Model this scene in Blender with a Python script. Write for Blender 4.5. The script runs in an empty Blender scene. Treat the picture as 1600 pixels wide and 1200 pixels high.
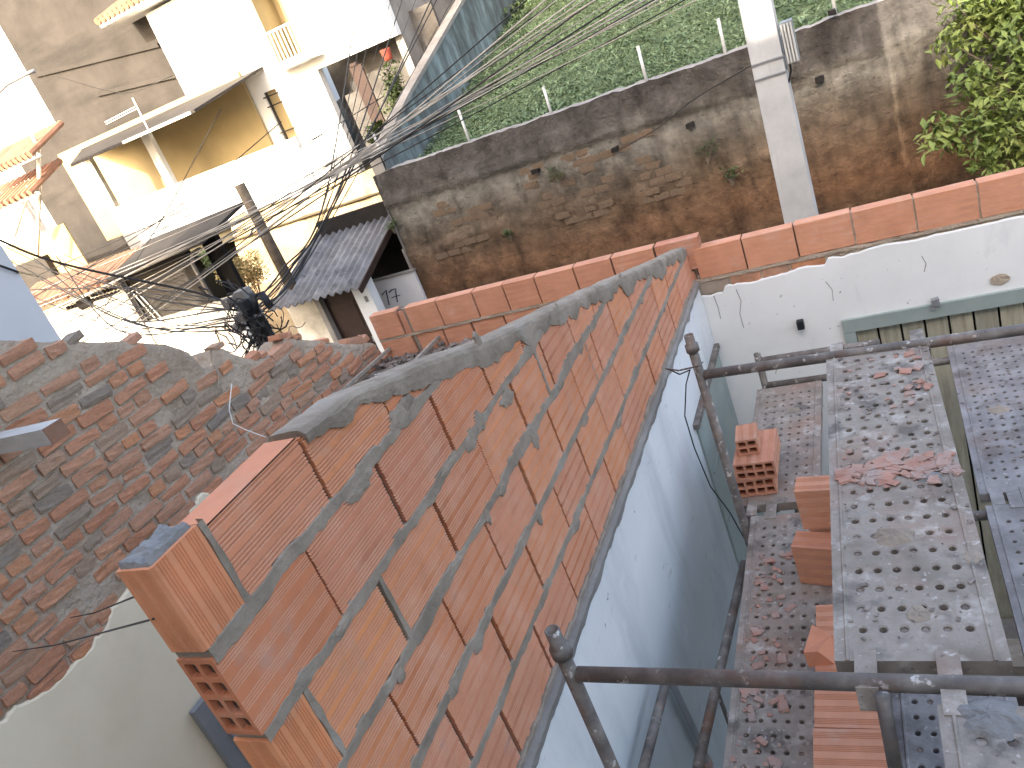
import bpy, bmesh, math, random
from mathutils import Vector, noise, Matrix
rnd = random.Random(7)
scene = bpy.context.scene
col = scene.collection
# ------------------------------------------------------------------ camera, sky, sun, exposure
RX = (0.88064758, 0.32451479, -0.34518109)      # camera right, down, forward in the world
RY = (-0.15722003, -0.4871211, -0.85906629)
RZ = (-0.44692471, 0.81080404, -0.3779618)
CAM = Vector((1.12784, -3.0, 0.72867)); FPX = 1234.456
cam = bpy.data.cameras.new('camera'); cam.lens = FPX / 1600 * 36; cam.sensor_width = 36; cam.clip_start = .05; cam.clip_end = 600
camo = bpy.data.objects.new('camera', cam); col.objects.link(camo)
camo.matrix_world = Matrix(((RX[0], -RY[0], -RZ[0], CAM.x), (RX[1], -RY[1], -RZ[1], CAM.y), (RX[2], -RY[2], -RZ[2], CAM.z), (0, 0, 0, 1)))
scene.camera = camo
SUN_EL, SUN_AZ = math.radians(27), math.radians(8)      # sun behind the viewer, a little to the left
world = bpy.data.worlds.new('World'); scene.world = world; world.use_nodes = True
nt = world.node_tree
bg = nt.nodes['Background']; bg.inputs['Strength'].default_value = 0.15
sky = nt.nodes.new('ShaderNodeTexSky'); sky.sky_type = 'NISHITA'; sky.sun_disc = False
sky.sun_elevation = SUN_EL; sky.sun_rotation = math.pi + SUN_AZ; sky.altitude = 50; sky.dust_density = 7.0; sky.air_density = 1.0; sky.ozone_density = 0
nt.links.new(sky.outputs[0], bg.inputs[0])
sun = bpy.data.lights.new('sun', 'SUN'); sun.energy = 2.0; sun.angle = math.radians(.5); sun.color = (1, .91, .77)
suno = bpy.data.objects.new('sun', sun); col.objects.link(suno)
sdir = Vector((-math.sin(SUN_AZ) * math.cos(SUN_EL), -math.cos(SUN_AZ) * math.cos(SUN_EL), math.sin(SUN_EL)))
suno.rotation_euler = sdir.to_track_quat('Z', 'Y').to_euler(); suno.location = (0, -20, 30)
scene.view_settings.view_transform = 'Standard'; scene.view_settings.look = 'None'
scene.view_settings.exposure = 2.6; scene.view_settings.gamma = 1
scene.render.engine = 'CYCLES'

# ------------------------------------------------------------------ helpers
def at(u, v, x=None, y=None, z=None, d=None):
    a, b = (u - 800) / FPX, (v - 600) / FPX
    r = Vector([RX[i] * a + RY[i] * b + RZ[i] for i in range(3)])
    if d is not None: t = d
    elif x is not None: t = (x - CAM.x) / r.x
    elif y is not None: t = (y - CAM.y) / r.y
    else: t = (z - CAM.z) / r.z
    return CAM + r * t

def nz(x, y=0., z=0.): return noise.noise(Vector((x, y, z)))

class MB:
    def __init__(s): s.v = []; s.f = []
    def add(s, vs, fs):
        o = len(s.v); s.v += [tuple(q) for q in vs]; s.f += [tuple(i + o for i in f) for f in fs]; return s
    def box(s, x0, x1, y0, y1, z0, z1, j=0.):
        g = (lambda: rnd.uniform(-j, j)) if j else (lambda: 0.)
        vs = [(x + g(), y + g(), z + g()) for z in (z0, z1) for y in (y0, y1) for x in (x0, x1)]
        return s.add(vs, [(0, 2, 3, 1), (4, 5, 7, 6), (0, 1, 5, 4), (1, 3, 7, 5), (3, 2, 6, 7), (2, 0, 4, 6)])
    def obox(s, c, ax, ay, az):
        c, ax, ay, az = map(Vector, (c, ax, ay, az))
        vs = [c + ax * i + ay * j + az * k for k in (-1, 1) for j in (-1, 1) for i in (-1, 1)]
        return s.add(vs, [(0, 2, 3, 1), (4, 5, 7, 6), (0, 1, 5, 4), (1, 3, 7, 5), (3, 2, 6, 7), (2, 0, 4, 6)])
    def tube(s, pts, r, n=8, cap=True, r1=None, hollow=False):
        pts = [Vector(q) for q in pts]; m = len(pts); vs = []; fs = []
        up = None
        for i, q in enumerate(pts):
            t = (pts[min(i + 1, m - 1)] - pts[max(i - 1, 0)]).normalized()
            if up is None: up = Vector((0, 0, 1)) if abs(t.z) < .9 else Vector((1, 0, 0))
            a = t.cross(up).normalized(); b = a.cross(t).normalized(); up = b
            rr = r if r1 is None else r + (r1 - r) * i / (m - 1)
            vs += [q + (a * math.cos(2 * math.pi * k / n) + b * math.sin(2 * math.pi * k / n)) * rr for k in range(n)]
        for i in range(m - 1):
            for k in range(n):
                fs.append((i * n + k, i * n + (k + 1) % n, (i + 1) * n + (k + 1) % n, (i + 1) * n + k))
        if cap:
            fs.append(tuple(range(n - 1, -1, -1)))
            if not hollow: fs.append(tuple((m - 1) * n + k for k in range(n)))
        if hollow:      # open end: rim and a short bore
            t = (pts[-1] - pts[-2]).normalized(); o = len(vs); q = pts[-1]
            base = [vs[(m - 1) * n + k] for k in range(n)]
            vs += [q + (w - q) * .78 for w in base]; vs += [q + (w - q) * .78 - t * r * 3 for w in base]
            for k in range(n):
                k2 = (k + 1) % n
                fs.append(((m - 1) * n + k, (m - 1) * n + k2, o + k2, o + k)); fs.append((o + k, o + k2, o + n + k2, o + n + k))
            fs.append(tuple(o + n + k for k in range(n)))
        return s.add(vs, fs)
    def loft(s, A, B):      # two matching closed loops
        n = len(A); fs = [(k, (k + 1) % n, n + (k + 1) % n, n + k) for k in range(n)]
        fs += [tuple(range(n - 1, -1, -1)), tuple(range(n, 2 * n))]
        return s.add(list(A) + list(B), fs)
    def sheet(s, fn, us, vs_):
        vs = [fn(u, v) for v in vs_ for u in us]; w = len(us)
        return s.add(vs, [(j * w + i, j * w + i + 1, (j + 1) * w + i + 1, (j + 1) * w + i) for j in range(len(vs_) - 1) for i in range(w - 1)])
    def mesh(s, name, mat, smooth=False, fix=True):
        me = bpy.data.meshes.new(name); me.from_pydata(s.v, [], s.f); me.update()
        if fix:
            b = bmesh.new(); b.from_mesh(me); bmesh.ops.recalc_face_normals(b, faces=b.faces); b.to_mesh(me); b.free()
        if mat: me.materials.append(mat)
        if smooth: me.polygons.foreach_set('use_smooth', [True] * len(me.polygons))
        return me
    def build(s, name, mat, parent=None, smooth=False, fix=True):
        return inst(name, s.mesh(name, mat, smooth, fix), parent)

def inst(name, me, parent=None):
    o = bpy.data.objects.new(name, me); col.objects.link(o)
    if parent is not None: o.parent = parent; o.matrix_parent_inverse = parent.matrix_basis.inverted()
    return o
def tag(o, label=None, cat=None, group=None, kind=None):
    if label: o['label'] = label
    if cat: o['category'] = cat
    if group: o['group'] = group
    if kind: o['kind'] = kind
    return o
def thing(name, loc, label, cat, group=None):
    o = bpy.data.objects.new(name, None); col.objects.link(o); o.location = loc; o.empty_display_size = .1
    return tag(o, label, cat, group)

# ------------------------------------------------------------------ materials
def lin(h): return tuple(((int(h[i:i + 2], 16) / 255 + .055) / 1.055) ** 2.4 if int(h[i:i + 2], 16) > 10 else int(h[i:i + 2], 16) / 255 / 12.92 for i in (0, 2, 4)) + (1,)
def C4(c): return tuple(c) + (1,) if len(c) == 3 else c
def mat(name, ramp, scale=4., detail=6., rough=.85, bump=0., bscale=None, rand=None, metal=0., layers=(), rdist=.02, stretch=None, spec=.3):
    """base colour = noise ramp (or per-object random ramp 'rand' modulated by noise); layers = (colour, scale, lo, hi, strength, stretch)"""
    m = bpy.data.materials.new(name); m.use_nodes = True; t = m.node_tree; N = t.nodes; L = t.links
    b = N['Principled BSDF']; b.inputs['Roughness'].default_value = rough; b.inputs['Metallic'].default_value = metal
    b.inputs['Specular IOR Level'].default_value = spec
    tc = N.new('ShaderNodeTexCoord'); oi = N.new('ShaderNodeObjectInfo')
    ml = N.new('ShaderNodeVectorMath'); ml.operation = 'SCALE'; ml.inputs['Scale'].default_value = 17.
    cb = N.new('ShaderNodeCombineXYZ'); L.new(oi.outputs['Random'], cb.inputs[0]); L.new(oi.outputs['Random'], cb.inputs[1]); L.new(cb.outputs[0], ml.inputs[0])
    ad = N.new('ShaderNodeVectorMath'); L.new(tc.outputs['Object'], ad.inputs[0]); L.new(ml.outputs[0], ad.inputs[1])
    def ns(sc, st=None, det=detail):
        n = N.new('ShaderNodeTexNoise'); n.inputs['Scale'].default_value = sc; n.inputs['Detail'].default_value = det; n.inputs['Roughness'].default_value = .6
        if st:
            mp = N.new('ShaderNodeMapping'); mp.inputs['Scale'].default_value = st; L.new(ad.outputs[0], mp.inputs[0]); L.new(mp.outputs[0], n.inputs['Vector'])
        else: L.new(ad.outputs[0], n.inputs['Vector'])
        return n.outputs['Fac']
    def rp(fac, stops):
        r = N.new('ShaderNodeValToRGB'); e = r.color_ramp.elements
        while len(e) < len(stops): e.new(.5)
        for el, (p, c) in zip(e, stops): el.position = p; el.color = C4(c)
        L.new(fac, r.inputs[0]); return r.outputs[0]
    base = rp(ns(scale, stretch), ramp)
    if rand:
        rr = rp(oi.outputs['Random'], rand); mx = N.new('ShaderNodeMix'); mx.data_type = 'RGBA'; mx.blend_type = 'MULTIPLY'; mx.inputs[0].default_value = 1
        L.new(rr, mx.inputs[6]); L.new(base, mx.inputs[7]); base = mx.outputs[2]
    for (c, sc, lo, hi, st, strch) in layers:
        fac = rp(ns(sc, strch), [(lo, (0, 0, 0)), (hi, (st, st, st))])
        mx = N.new('ShaderNodeMix'); mx.data_type = 'RGBA'; L.new(fac, mx.inputs[0]); L.new(base, mx.inputs[6]); mx.inputs[7].default_value = C4(c); base = mx.outputs[2]
    L.new(base, b.inputs['Base Color'])
    if bump:
        bp = N.new('ShaderNodeBump'); bp.inputs['Strength'].default_value = bump; bp.inputs['Distance'].default_value = rdist
        L.new(ns(bscale or scale * 6), bp.inputs['Height']); L.new(bp.outputs[0], b.inputs['Normal'])
    m['out'] = 1
    return m
def zband(m, stops, z0, z1, wob=.12, wsc=2.5, blend='MULTIPLY'):
    """multiply the colour by a ramp over world height (real two-tone paint / weathering zones)"""
    t = m.node_tree; N = t.nodes; L = t.links; b = N['Principled BSDF']; src = b.inputs['Base Color'].links[0].from_socket
    tc = N.new('ShaderNodeTexCoord'); sp = N.new('ShaderNodeSeparateXYZ'); L.new(tc.outputs['Object'], sp.inputs[0])
    n = N.new('ShaderNodeTexNoise'); n.inputs['Scale'].default_value = wsc; n.inputs['Detail'].default_value = 5; L.new(tc.outputs['Object'], n.inputs['Vector'])
    mm = N.new('ShaderNodeMath'); mm.operation = 'MULTIPLY_ADD'; L.new(n.outputs['Fac'], mm.inputs[0]); mm.inputs[1].default_value = wob * 4; L.new(sp.outputs[2], mm.inputs[2])
    mr = N.new('ShaderNodeMapRange'); mr.inputs[1].default_value = z0 + wob * 2; mr.inputs[2].default_value = z1 + wob * 2; L.new(mm.outputs[0], mr.inputs[0])
    r = N.new('ShaderNodeValToRGB'); e = r.color_ramp.elements
    while len(e) < len(stops): e.new(.5)
    for el, (p, c) in zip(e, stops): el.position = p; el.color = C4(c)
    L.new(mr.outputs[0], r.inputs[0])
    mx = N.new('ShaderNodeMix'); mx.data_type = 'RGBA'; mx.blend_type = blend; mx.inputs[0].default_value = 1; L.new(src, mx.inputs[6]); L.new(r.outputs[0], mx.inputs[7])
    L.new(mx.outputs[2], b.inputs['Base Color']); return m

W1 = (1, 1, 1)
M = {}
M['clay'] = mat('hollow_clay', [(.3, (.80, .78, .76)), (.5, W1), (.75, (1.12, 1.1, 1.08))], 7, rough=.8, bump=.25, bscale=160, rdist=.002,
    rand=[(0, (.52, .19, .095)), (.2, (.61, .235, .105)), (.4, (.49, .195, .115)), (.6, (.60, .255, .15)), (.8, (.64, .25, .105)), (1, (.55, .23, .145))],
    layers=[((.52, .36, .28), 9, .55, .72, .35, None), ((.34, .32, .30), 5, .62, .75, .45, None)])
M['clay_dust'] = mat('dusty_groove', [(.3, (.52, .235, .13)), (.7, (.62, .33, .21))], 9, rough=.95)
M['clay_in'] = mat('clay_inside', [(.3, (.20, .055, .03)), (.7, (.27, .08, .045))], 20, rough=.95)
M['clay_pink'] = mat('pale_clay', [(.3, (.85, .85, .85)), (.7, (1.1, 1.1, 1.1))], 8, rough=.85, bump=.2, bscale=120, rdist=.002,
    rand=[(0, (.53, .245, .150)), (.5, (.60, .295, .185)), (1, (.50, .225, .145))], layers=[((.62, .50, .43), 6, .55, .75, .4, None)])
M['mortar'] = mat('fresh_mortar', [(.25, (.175, .140, .108)), (.5, (.27, .222, .175)), (.75, (.36, .30, .245))], 9, rough=.95, bump=.7, bscale=70, rdist=.006, layers=[((.34, .32, .29), 4, .58, .72, .4, None)])
M['mortar_wet'] = mat('wet_mortar', [(.3, (.16, .155, .15)), (.6, (.235, .23, .225)), (.8, (.31, .305, .30))], 12, rough=.9, bump=.8, bscale=60, rdist=.006)
M['gapdark'] = mat('joint_core', [(.3, (.09, .06, .045)), (.7, (.15, .115, .09))], 12, rough=1, bump=.5, bscale=60)
M['oldbrick'] = mat('old_brick', [(.25, (.66, .64, .62)), (.5, W1), (.75, (1.22, 1.2, 1.18))], 9, rough=.95, bump=.55, bscale=55, rdist=.006,
    rand=[(0, (.44, .205, .120)), (.2, (.52, .245, .145)), (.4, (.46, .245, .155)), (.55, (.50, .275, .18)), (.70, (.57, .26, .135)), (.82, (.40, .27, .19)), (.93, (.32, .25, .19)), (1, (.26, .215, .18))],
    layers=[((.33, .27, .21), 6, .52, .72, .55, None)])
M['oldmortar'] = mat('old_lime_mortar', [(.25, (.30, .225, .165)), (.5, (.43, .345, .265)), (.75, (.54, .455, .365))], 5, rough=1, bump=1, bscale=28, rdist=.025)
M['plaster'] = mat('beige_plaster', [(.25, (.68, .58, .42)), (.5, (.77, .67, .50)), (.75, (.82, .73, .57))], 1.4, rough=.9, bump=.12, bscale=60, rdist=.004, layers=[((.42, .34, .25), 1.8, .6, .75, .4, None), ((.2, .17, .14), 38, .73, .76, .6, None)])
M['white'] = mat('white_plaster', [(.25, (.67, .675, .665)), (.5, (.75, .755, .745)), (.75, (.80, .805, .795))], 1.6, rough=.85, bump=.12, bscale=40, rdist=.004, layers=[((.42, .40, .37), 2.2, .64, .78, .5, None), ((.12, .11, .10), 26, .69, .715, .7, None), ((.50, .50, .52), 7, .58, .72, .35, (1, 1, .3))])
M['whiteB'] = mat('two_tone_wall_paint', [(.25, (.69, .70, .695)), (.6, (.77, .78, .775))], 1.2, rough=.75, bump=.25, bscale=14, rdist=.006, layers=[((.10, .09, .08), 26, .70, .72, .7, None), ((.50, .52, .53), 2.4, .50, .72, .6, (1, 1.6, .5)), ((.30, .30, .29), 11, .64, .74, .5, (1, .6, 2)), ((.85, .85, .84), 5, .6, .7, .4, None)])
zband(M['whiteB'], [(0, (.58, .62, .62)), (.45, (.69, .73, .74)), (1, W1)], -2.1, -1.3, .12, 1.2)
M['green'] = mat('sage_paint', [(.3, (.25, .30, .28)), (.7, (.33, .38, .355))], 3, rough=.55, bump=.06, bscale=30, layers=[((.16, .15, .13), 9, .62, .75, .5, None)])
M['board'] = mat('weathered_board', [(.25, (.25, .23, .18)), (.5, (.36, .34, .27)), (.75, (.44, .42, .35))], 6, rough=.9, bump=.3, bscale=30, stretch=(6, 6, .6), rand=[(0, (.8, .8, .8)), (1, (1.1, 1.08, 1))])
M['tube'] = mat('scaffold_tube', [(.3, (.10, .088, .08)), (.5, (.165, .145, .13)), (.7, (.26, .235, .21))], 13, rough=.6, metal=.25, bump=.3, bscale=80, rdist=.003, layers=[((.60, .57, .53), 24, .60, .66, .8, None), ((.20, .10, .06), 7, .55, .7, .6, None)])
M['plank'] = mat('dirty_steel_plank', [(.25, (.15, .122, .10)), (.45, (.25, .213, .18)), (.6, (.33, .29, .25)), (.8, (.43, .40, .36))], 6, rough=.85, metal=.1, bump=.5, bscale=60, rdist=.004,
    layers=[((.30, .17, .12), 3.2, .50, .68, .55, None), ((.075, .062, .053), 6, .54, .66, .75, None), ((.50, .46, .41), 11, .56, .68, .6, None), ((.60, .57, .54), 46, .62, .70, .55, None), ((.06, .05, .045), 60, .64, .70, .6, None)])
M['plankb'] = mat('blue_grey_steel_plank', [(.25, (.14, .13, .13)), (.5, (.245, .232, .228)), (.8, (.38, .37, .365))], 7, rough=.85, metal=.1, bump=.5, bscale=60, rdist=.004, layers=[((.26, .18, .14), 3, .52, .68, .6, None), ((.08, .075, .07), 6, .56, .68, .6, None), ((.52, .50, .48), 44, .63, .70, .5, None)])
M['black'] = mat('black_plastic', [(.3, (.014, .014, .016)), (.7, (.03, .03, .032))], 8, rough=.5)
M['cable'] = mat('cable_sheath', [(.3, (.012, .011, .011)), (.7, (.035, .032, .03))], 2, rough=.6)
M['cablel'] = mat('pale_cable_sheath', [(.3, (.26, .24, .21)), (.7, (.36, .33, .29))], 2, rough=.6)
M['grime'] = mat('grimy_wall', [(.25, (.17, .155, .14)), (.5, (.25, .23, .21)), (.75, (.33, .31, .285))], 2, rough=.95, bump=.5, bscale=18, rdist=.03)
M['retain'] = mat('weathered_retaining_wall', [(.2, (.32, .32, .32)), (.42, (.68, .66, .63)), (.6, (1.05, 1.04, 1.0)), (.8, (1.5, 1.46, 1.4))], 3.2, detail=9, rough=1, bump=.9, bscale=13, rdist=.05,
    layers=[((.045, .042, .042), 2.3, .50, .68, .55, (1.5, 1, .5)), ((.20, .12, .06), 1.7, .56, .70, .35, None), ((.75, .73, .70), 1.3, .57, .68, .35, None), ((.03, .028, .026), 9, .60, .70, .6, (1, 1, 2.5))])
zband(M['retain'], [(0, (.050, .038, .03)), (.15, (.095, .06, .037)), (.32, (.18, .10, .058)), (.50, (.15, .102, .068)), (.62, (.14, .113, .088)), (.74, (.225, .21, .188)), (.84, (.115, .106, .10)), (1, (.075, .069, .067))], -3.5, -.45, .14, 1.1)
M['teal'] = mat('mossy_teal_wall', [(.25, (.055, .062, .062)), (.45, (.115, .135, .135)), (.6, (.19, .235, .24)), (.8, (.30, .36, .36))], 2.4, detail=8, rough=.95, bump=.3, bscale=12, stretch=(1, 1.8, .5), layers=[((.07, .06, .055), 1.1, .5, .68, .8, None), ((.5, .53, .54), 7, .66, .72, .6, (1, 4, .4))])
M['concrete'] = mat('pole_concrete', [(.3, (.40, .40, .40)), (.7, (.53, .53, .525))], 5, rough=.9, bump=.2, bscale=60, rdist=.004, layers=[((.30, .29, .27), 3, .6, .75, .5, (3, 3, .4))])
M['grey'] = mat('shade_darkened_cement', [(.25, (.028, .0245, .022)), (.5, (.043, .038, .034)), (.75, (.058, .051, .046))], 1.3, detail=8, rough=.95, bump=.4, bscale=12, rdist=.03, layers=[((.022, .02, .018), .55, .5, .66, .7, (.5, 1, 3))])  # cement colour darkened to stand in for shade on the wall
M['bright'] = mat('white_house_paint', [(.3, (.76, .74, .70)), (.7, (.82, .81, .78))], 1.2, rough=.8)
M['brightd'] = mat('stained_white_paint', [(.25, (.30, .26, .20)), (.45, (.60, .55, .46)), (.62, (.80, .77, .71))], 1.6, detail=8, rough=.9, bump=.2, bscale=20)
M['yellow'] = mat('ochre_paint', [(.3, (.31, .24, .125)), (.7, (.39, .305, .165))], 1.3, rough=.85)
M['lavender'] = mat('pale_lavender_paint', [(.3, (.57, .565, .58)), (.7, (.65, .645, .655))], .8, rough=.8, bump=.05, bscale=20)
M['bank'] = mat('ochre_earth_bank', [(.25, (.17, .125, .075)), (.5, (.36, .27, .16)), (.75, (.55, .45, .31))], 1.8, detail=9, rough=1, bump=.8, bscale=10, rdist=.05)
M['darkwood'] = mat('dark_brown_door', [(.3, (.030, .018, .014)), (.7, (.050, .030, .024))], 4, rough=.7)
M['dark'] = mat('dark_interior', [(.3, (.010, .009, .009)), (.7, (.02, .018, .017))], 4, rough=1)
M['fibro'] = mat('fibre_cement_sheet', [(.25, (.10, .10, .105)), (.5, (.17, .17, .175)), (.75, (.27, .27, .275))], 3, rough=.95, bump=.3, bscale=25, layers=[((.05, .05, .055), 5, .55, .7, .6, None), ((.45, .45, .45), 14, .66, .72, .5, None)])
M['tile'] = mat('clay_roof_tile', [(.3, (.22, .115, .075)), (.7, (.32, .18, .12))], 6, rough=.9, rand=[(0, (.8, .8, .8)), (1, (1.1, 1.05, 1))])
M['wood'] = mat('grey_timber', [(.3, (.25, .205, .16)), (.7, (.40, .35, .29))], 4, rough=.9, bump=.3, bscale=30, stretch=(1, 8, 8))
M['pine'] = mat('pale_timber', [(.3, (.40, .385, .36)), (.7, (.54, .525, .50))], 4, rough=.85, bump=.2, bscale=30, stretch=(1, 8, 8))
M['woodend'] = mat('timber_end', [(.3, (.20, .11, .075)), (.7, (.27, .155, .105))], 9, rough=.95)
M['rubble'] = mat('broken_brick', [(.3, (.8, .8, .8)), (.7, (1.15, 1.15, 1.15))], 9, rough=.95, bump=.4, bscale=40, rand=[(0, (.36, .19, .14)), (1, (.42, .225, .17))], layers=[((.33, .29, .26), 14, .42, .6, .7, None)])
M['debris'] = mat('grey_debris', [(.3, (.10, .085, .075)), (.5, (.20, .165, .14)), (.7, (.34, .30, .27))], 14, rough=1, bump=.5, bscale=40)
M['asphalt'] = mat('asphalt', [(.3, (.045, .043, .04)), (.7, (.075, .07, .065))], 5, rough=.95, bump=.3, bscale=60)
M['soil'] = mat('earth', [(.3, (.06, .05, .03)), (.7, (.12, .10, .06))], 2, rough=1)
M['turf'] = mat('weedy_earth', [(.3, (.055, .085, .042)), (.7, (.105, .135, .07))], 3, rough=1, bump=.6, bscale=20)
M['mudbrick'] = mat('mud_brick', [(.3, (.12, .085, .06)), (.7, (.22, .155, .105))], 9, rough=1, bump=.8, bscale=40, rdist=.02)
M['trunk'] = mat('bark', [(.3, (.09, .07, .05)), (.7, (.16, .13, .10))], 8, rough=1, bump=.5)
def leafmat(name, a, b, c):
    m = mat(name, [(.3, a), (.5, b), (.75, c)], 1.7, detail=3, rough=.55, spec=.35); p = m.node_tree.nodes['Principled BSDF']
    p.inputs['Transmission Weight'].default_value = 0; p.inputs['Subsurface Weight'].default_value = 0
    return m
M['leaf'] = leafmat('tree_leaf', (.075, .115, .025), (.15, .195, .045), (.25, .27, .075))
M['grassl'] = leafmat('weed_leaf', (.060, .100, .050), (.115, .172, .085), (.185, .24, .135))
M['vine'] = leafmat('vine_leaf', (.035, .055, .018), (.060, .090, .030), (.10, .125, .05))
M['dry'] = leafmat('dry_weed', (.30, .22, .08), (.45, .35, .14), (.58, .47, .22))
M['steel'] = mat('white_painted_iron', [(.3, (.70, .69, .66)), (.7, (.78, .77, .74))], 3, rough=.5)
M['whitepole'] = mat('pale_post', [(.3, (.45, .45, .44)), (.7, (.58, .58, .56))], 6, rough=.8)
M['red'] = mat('red_terracotta', [(.3, (.34, .07, .045)), (.7, (.42, .10, .065))], 5, rough=.8)
M['greydoor'] = mat('grey_steel_door', [(.3, (.20, .205, .215)), (.7, (.27, .275, .285))], 3, rough=.5)
M['number'] = mat('blue_black_paint', [(.3, (.012, .018, .05)), (.7, (.02, .03, .07))], 8, rough=.7)
M['block'] = mat('painted_block', [(.3, (.50, .47, .42)), (.7, (.58, .55, .50))], 1, rough=.9)
M['glass'] = mat('dark_glass', [(.3, (.02, .025, .03)), (.7, (.03, .035, .04))], 2, rough=.1)

GROUND = -4.0
# ================================================================== SETTING
def struct(name, o): o['kind'] = 'structure'; return o
struct('', MB().box(-120, 120, -60, 8.3, GROUND - .3, GROUND).build('ground', M['soil']))
struct('', MB().box(-60, 60, 3.2, 7.0, GROUND + .004, GROUND + .010).build('road', M['asphalt']))
struct('', MB().box(-60, 60, 2.0, 3.2, GROUND, GROUND + .13).build('pavement', M['grime']))
# grass slope behind the retaining wall
def terr(x, y):
    z = -.72 + max(0, y - 9.2) * .255 + .10 * nz(x * .5, y * .5) + .03 * nz(x * 2, y * 2)
    return z
us = [-5.88 + i * .5 for i in range(60)]; vs = [8.62 + j * .6 for j in range(70)]
struct('', MB().sheet(lambda u, v: (u, v, terr(u, v)), us, vs).build('grassy_slope', M['turf'], smooth=True))
# hillside under the houses on the left
struct('', MB().sheet(lambda u, v: (u, v, -1.2 + max(0, v - 12) * .16 + .1 * nz(u, v)), [-60 + i * 2. for i in range(28)] , [12.0 + j * 2. for j in range(25)]).build('hillside', M['soil']))

# ================================================================== NEW BRICK WALL (B): right face x=0
PITCH = .205
RAKE = [(-2.31, .196), (-1.872, .182), (-1.70, .163), (-1.62, .146), (-1.447, .1), (-1.295, .057), (-.947, -.055), (-.671, -.125), (-.154, -.258), (.321, -.385), (1.234, -.634), (1.82, -.785)]
def ztop(y):
    for (a, b), (c, d) in zip(RAKE, RAKE[1:]):
        if y <= c: return b + (d - b) * (y - a) / (c - a)
    return RAKE[-1][1]
def ycut(z):
    if z >= RAKE[1][1]: return RAKE[1][0]
    for (a, b), (c, d) in zip(RAKE[1:], RAKE[2:]):
        if z >= d: return a + (c - a) * (z - b) / (d - b)
    return 1.82
def rib_profile(w, h, groups=4, grooves=4, gp=.0084, depth=.0048, bothsides=False):
    """closed loop (a, b): a = 0 (ribbed face) .. -w, b = 0..h"""
    P = [(-.004, 0), (0, .004)]
    for g in range(groups):
        c = h * (g + .5) / groups; s = c - gp * (grooves - 1) / 2
        for k in range(grooves):
            q = s + k * gp; P += [(0, q - gp * .36), (-depth, q), (0, q + gp * .36)]
    P += [(0, h - .004), (-.004, h)]
    if groups and bothsides is not None:      # coarse ribs on the top
        for q in (.25, .30, .35, .62, .67, .72): P += [(-w * (q - .015), h), (-w * q, h - .002), (-w * (q + .015), h)]
    return P + [(-w + .004, h), (-w, h - .004), (-w, .004), (-w + .004, 0)]
new_wall = thing('new_brick_wall', (0, -2.3, -1.03), 'new wall of orange ribbed hollow bricks with a sloping mortared top', 'wall')
BW = .088
def dusty(o, P, m):
    """pale dust caught on the upward side of every groove"""
    o.data.materials.append(m)
    for k in range(len(P) - 1):
        if P[k][0] == 0 and -.01 < P[k + 1][0] < 0 and P[k + 1][1] > P[k][1] and P[k + 1][1] < P[-1][1] + .9 and k > 1 and k < len(P) - 12: o.data.polygons[k].material_index = 1
    return o
def wall_brick(y0, y1, z0, h, name='brick', groups=4):
    P = rib_profile(BW, h, groups); A = []; B = []
    off = rnd.uniform(-.002, .002)
    for a, b in P:
        z = min(z0 + b, ztop(y0) - .016); ye = min(y1, ycut(z + .012))
        A.append((a + off, y0, z)); B.append((a + off, max(ye, y0 + .004), z))
    return dusty(MB().loft(A, B).build(name, M['clay'], new_wall), P, M['clay_dust'])
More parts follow.
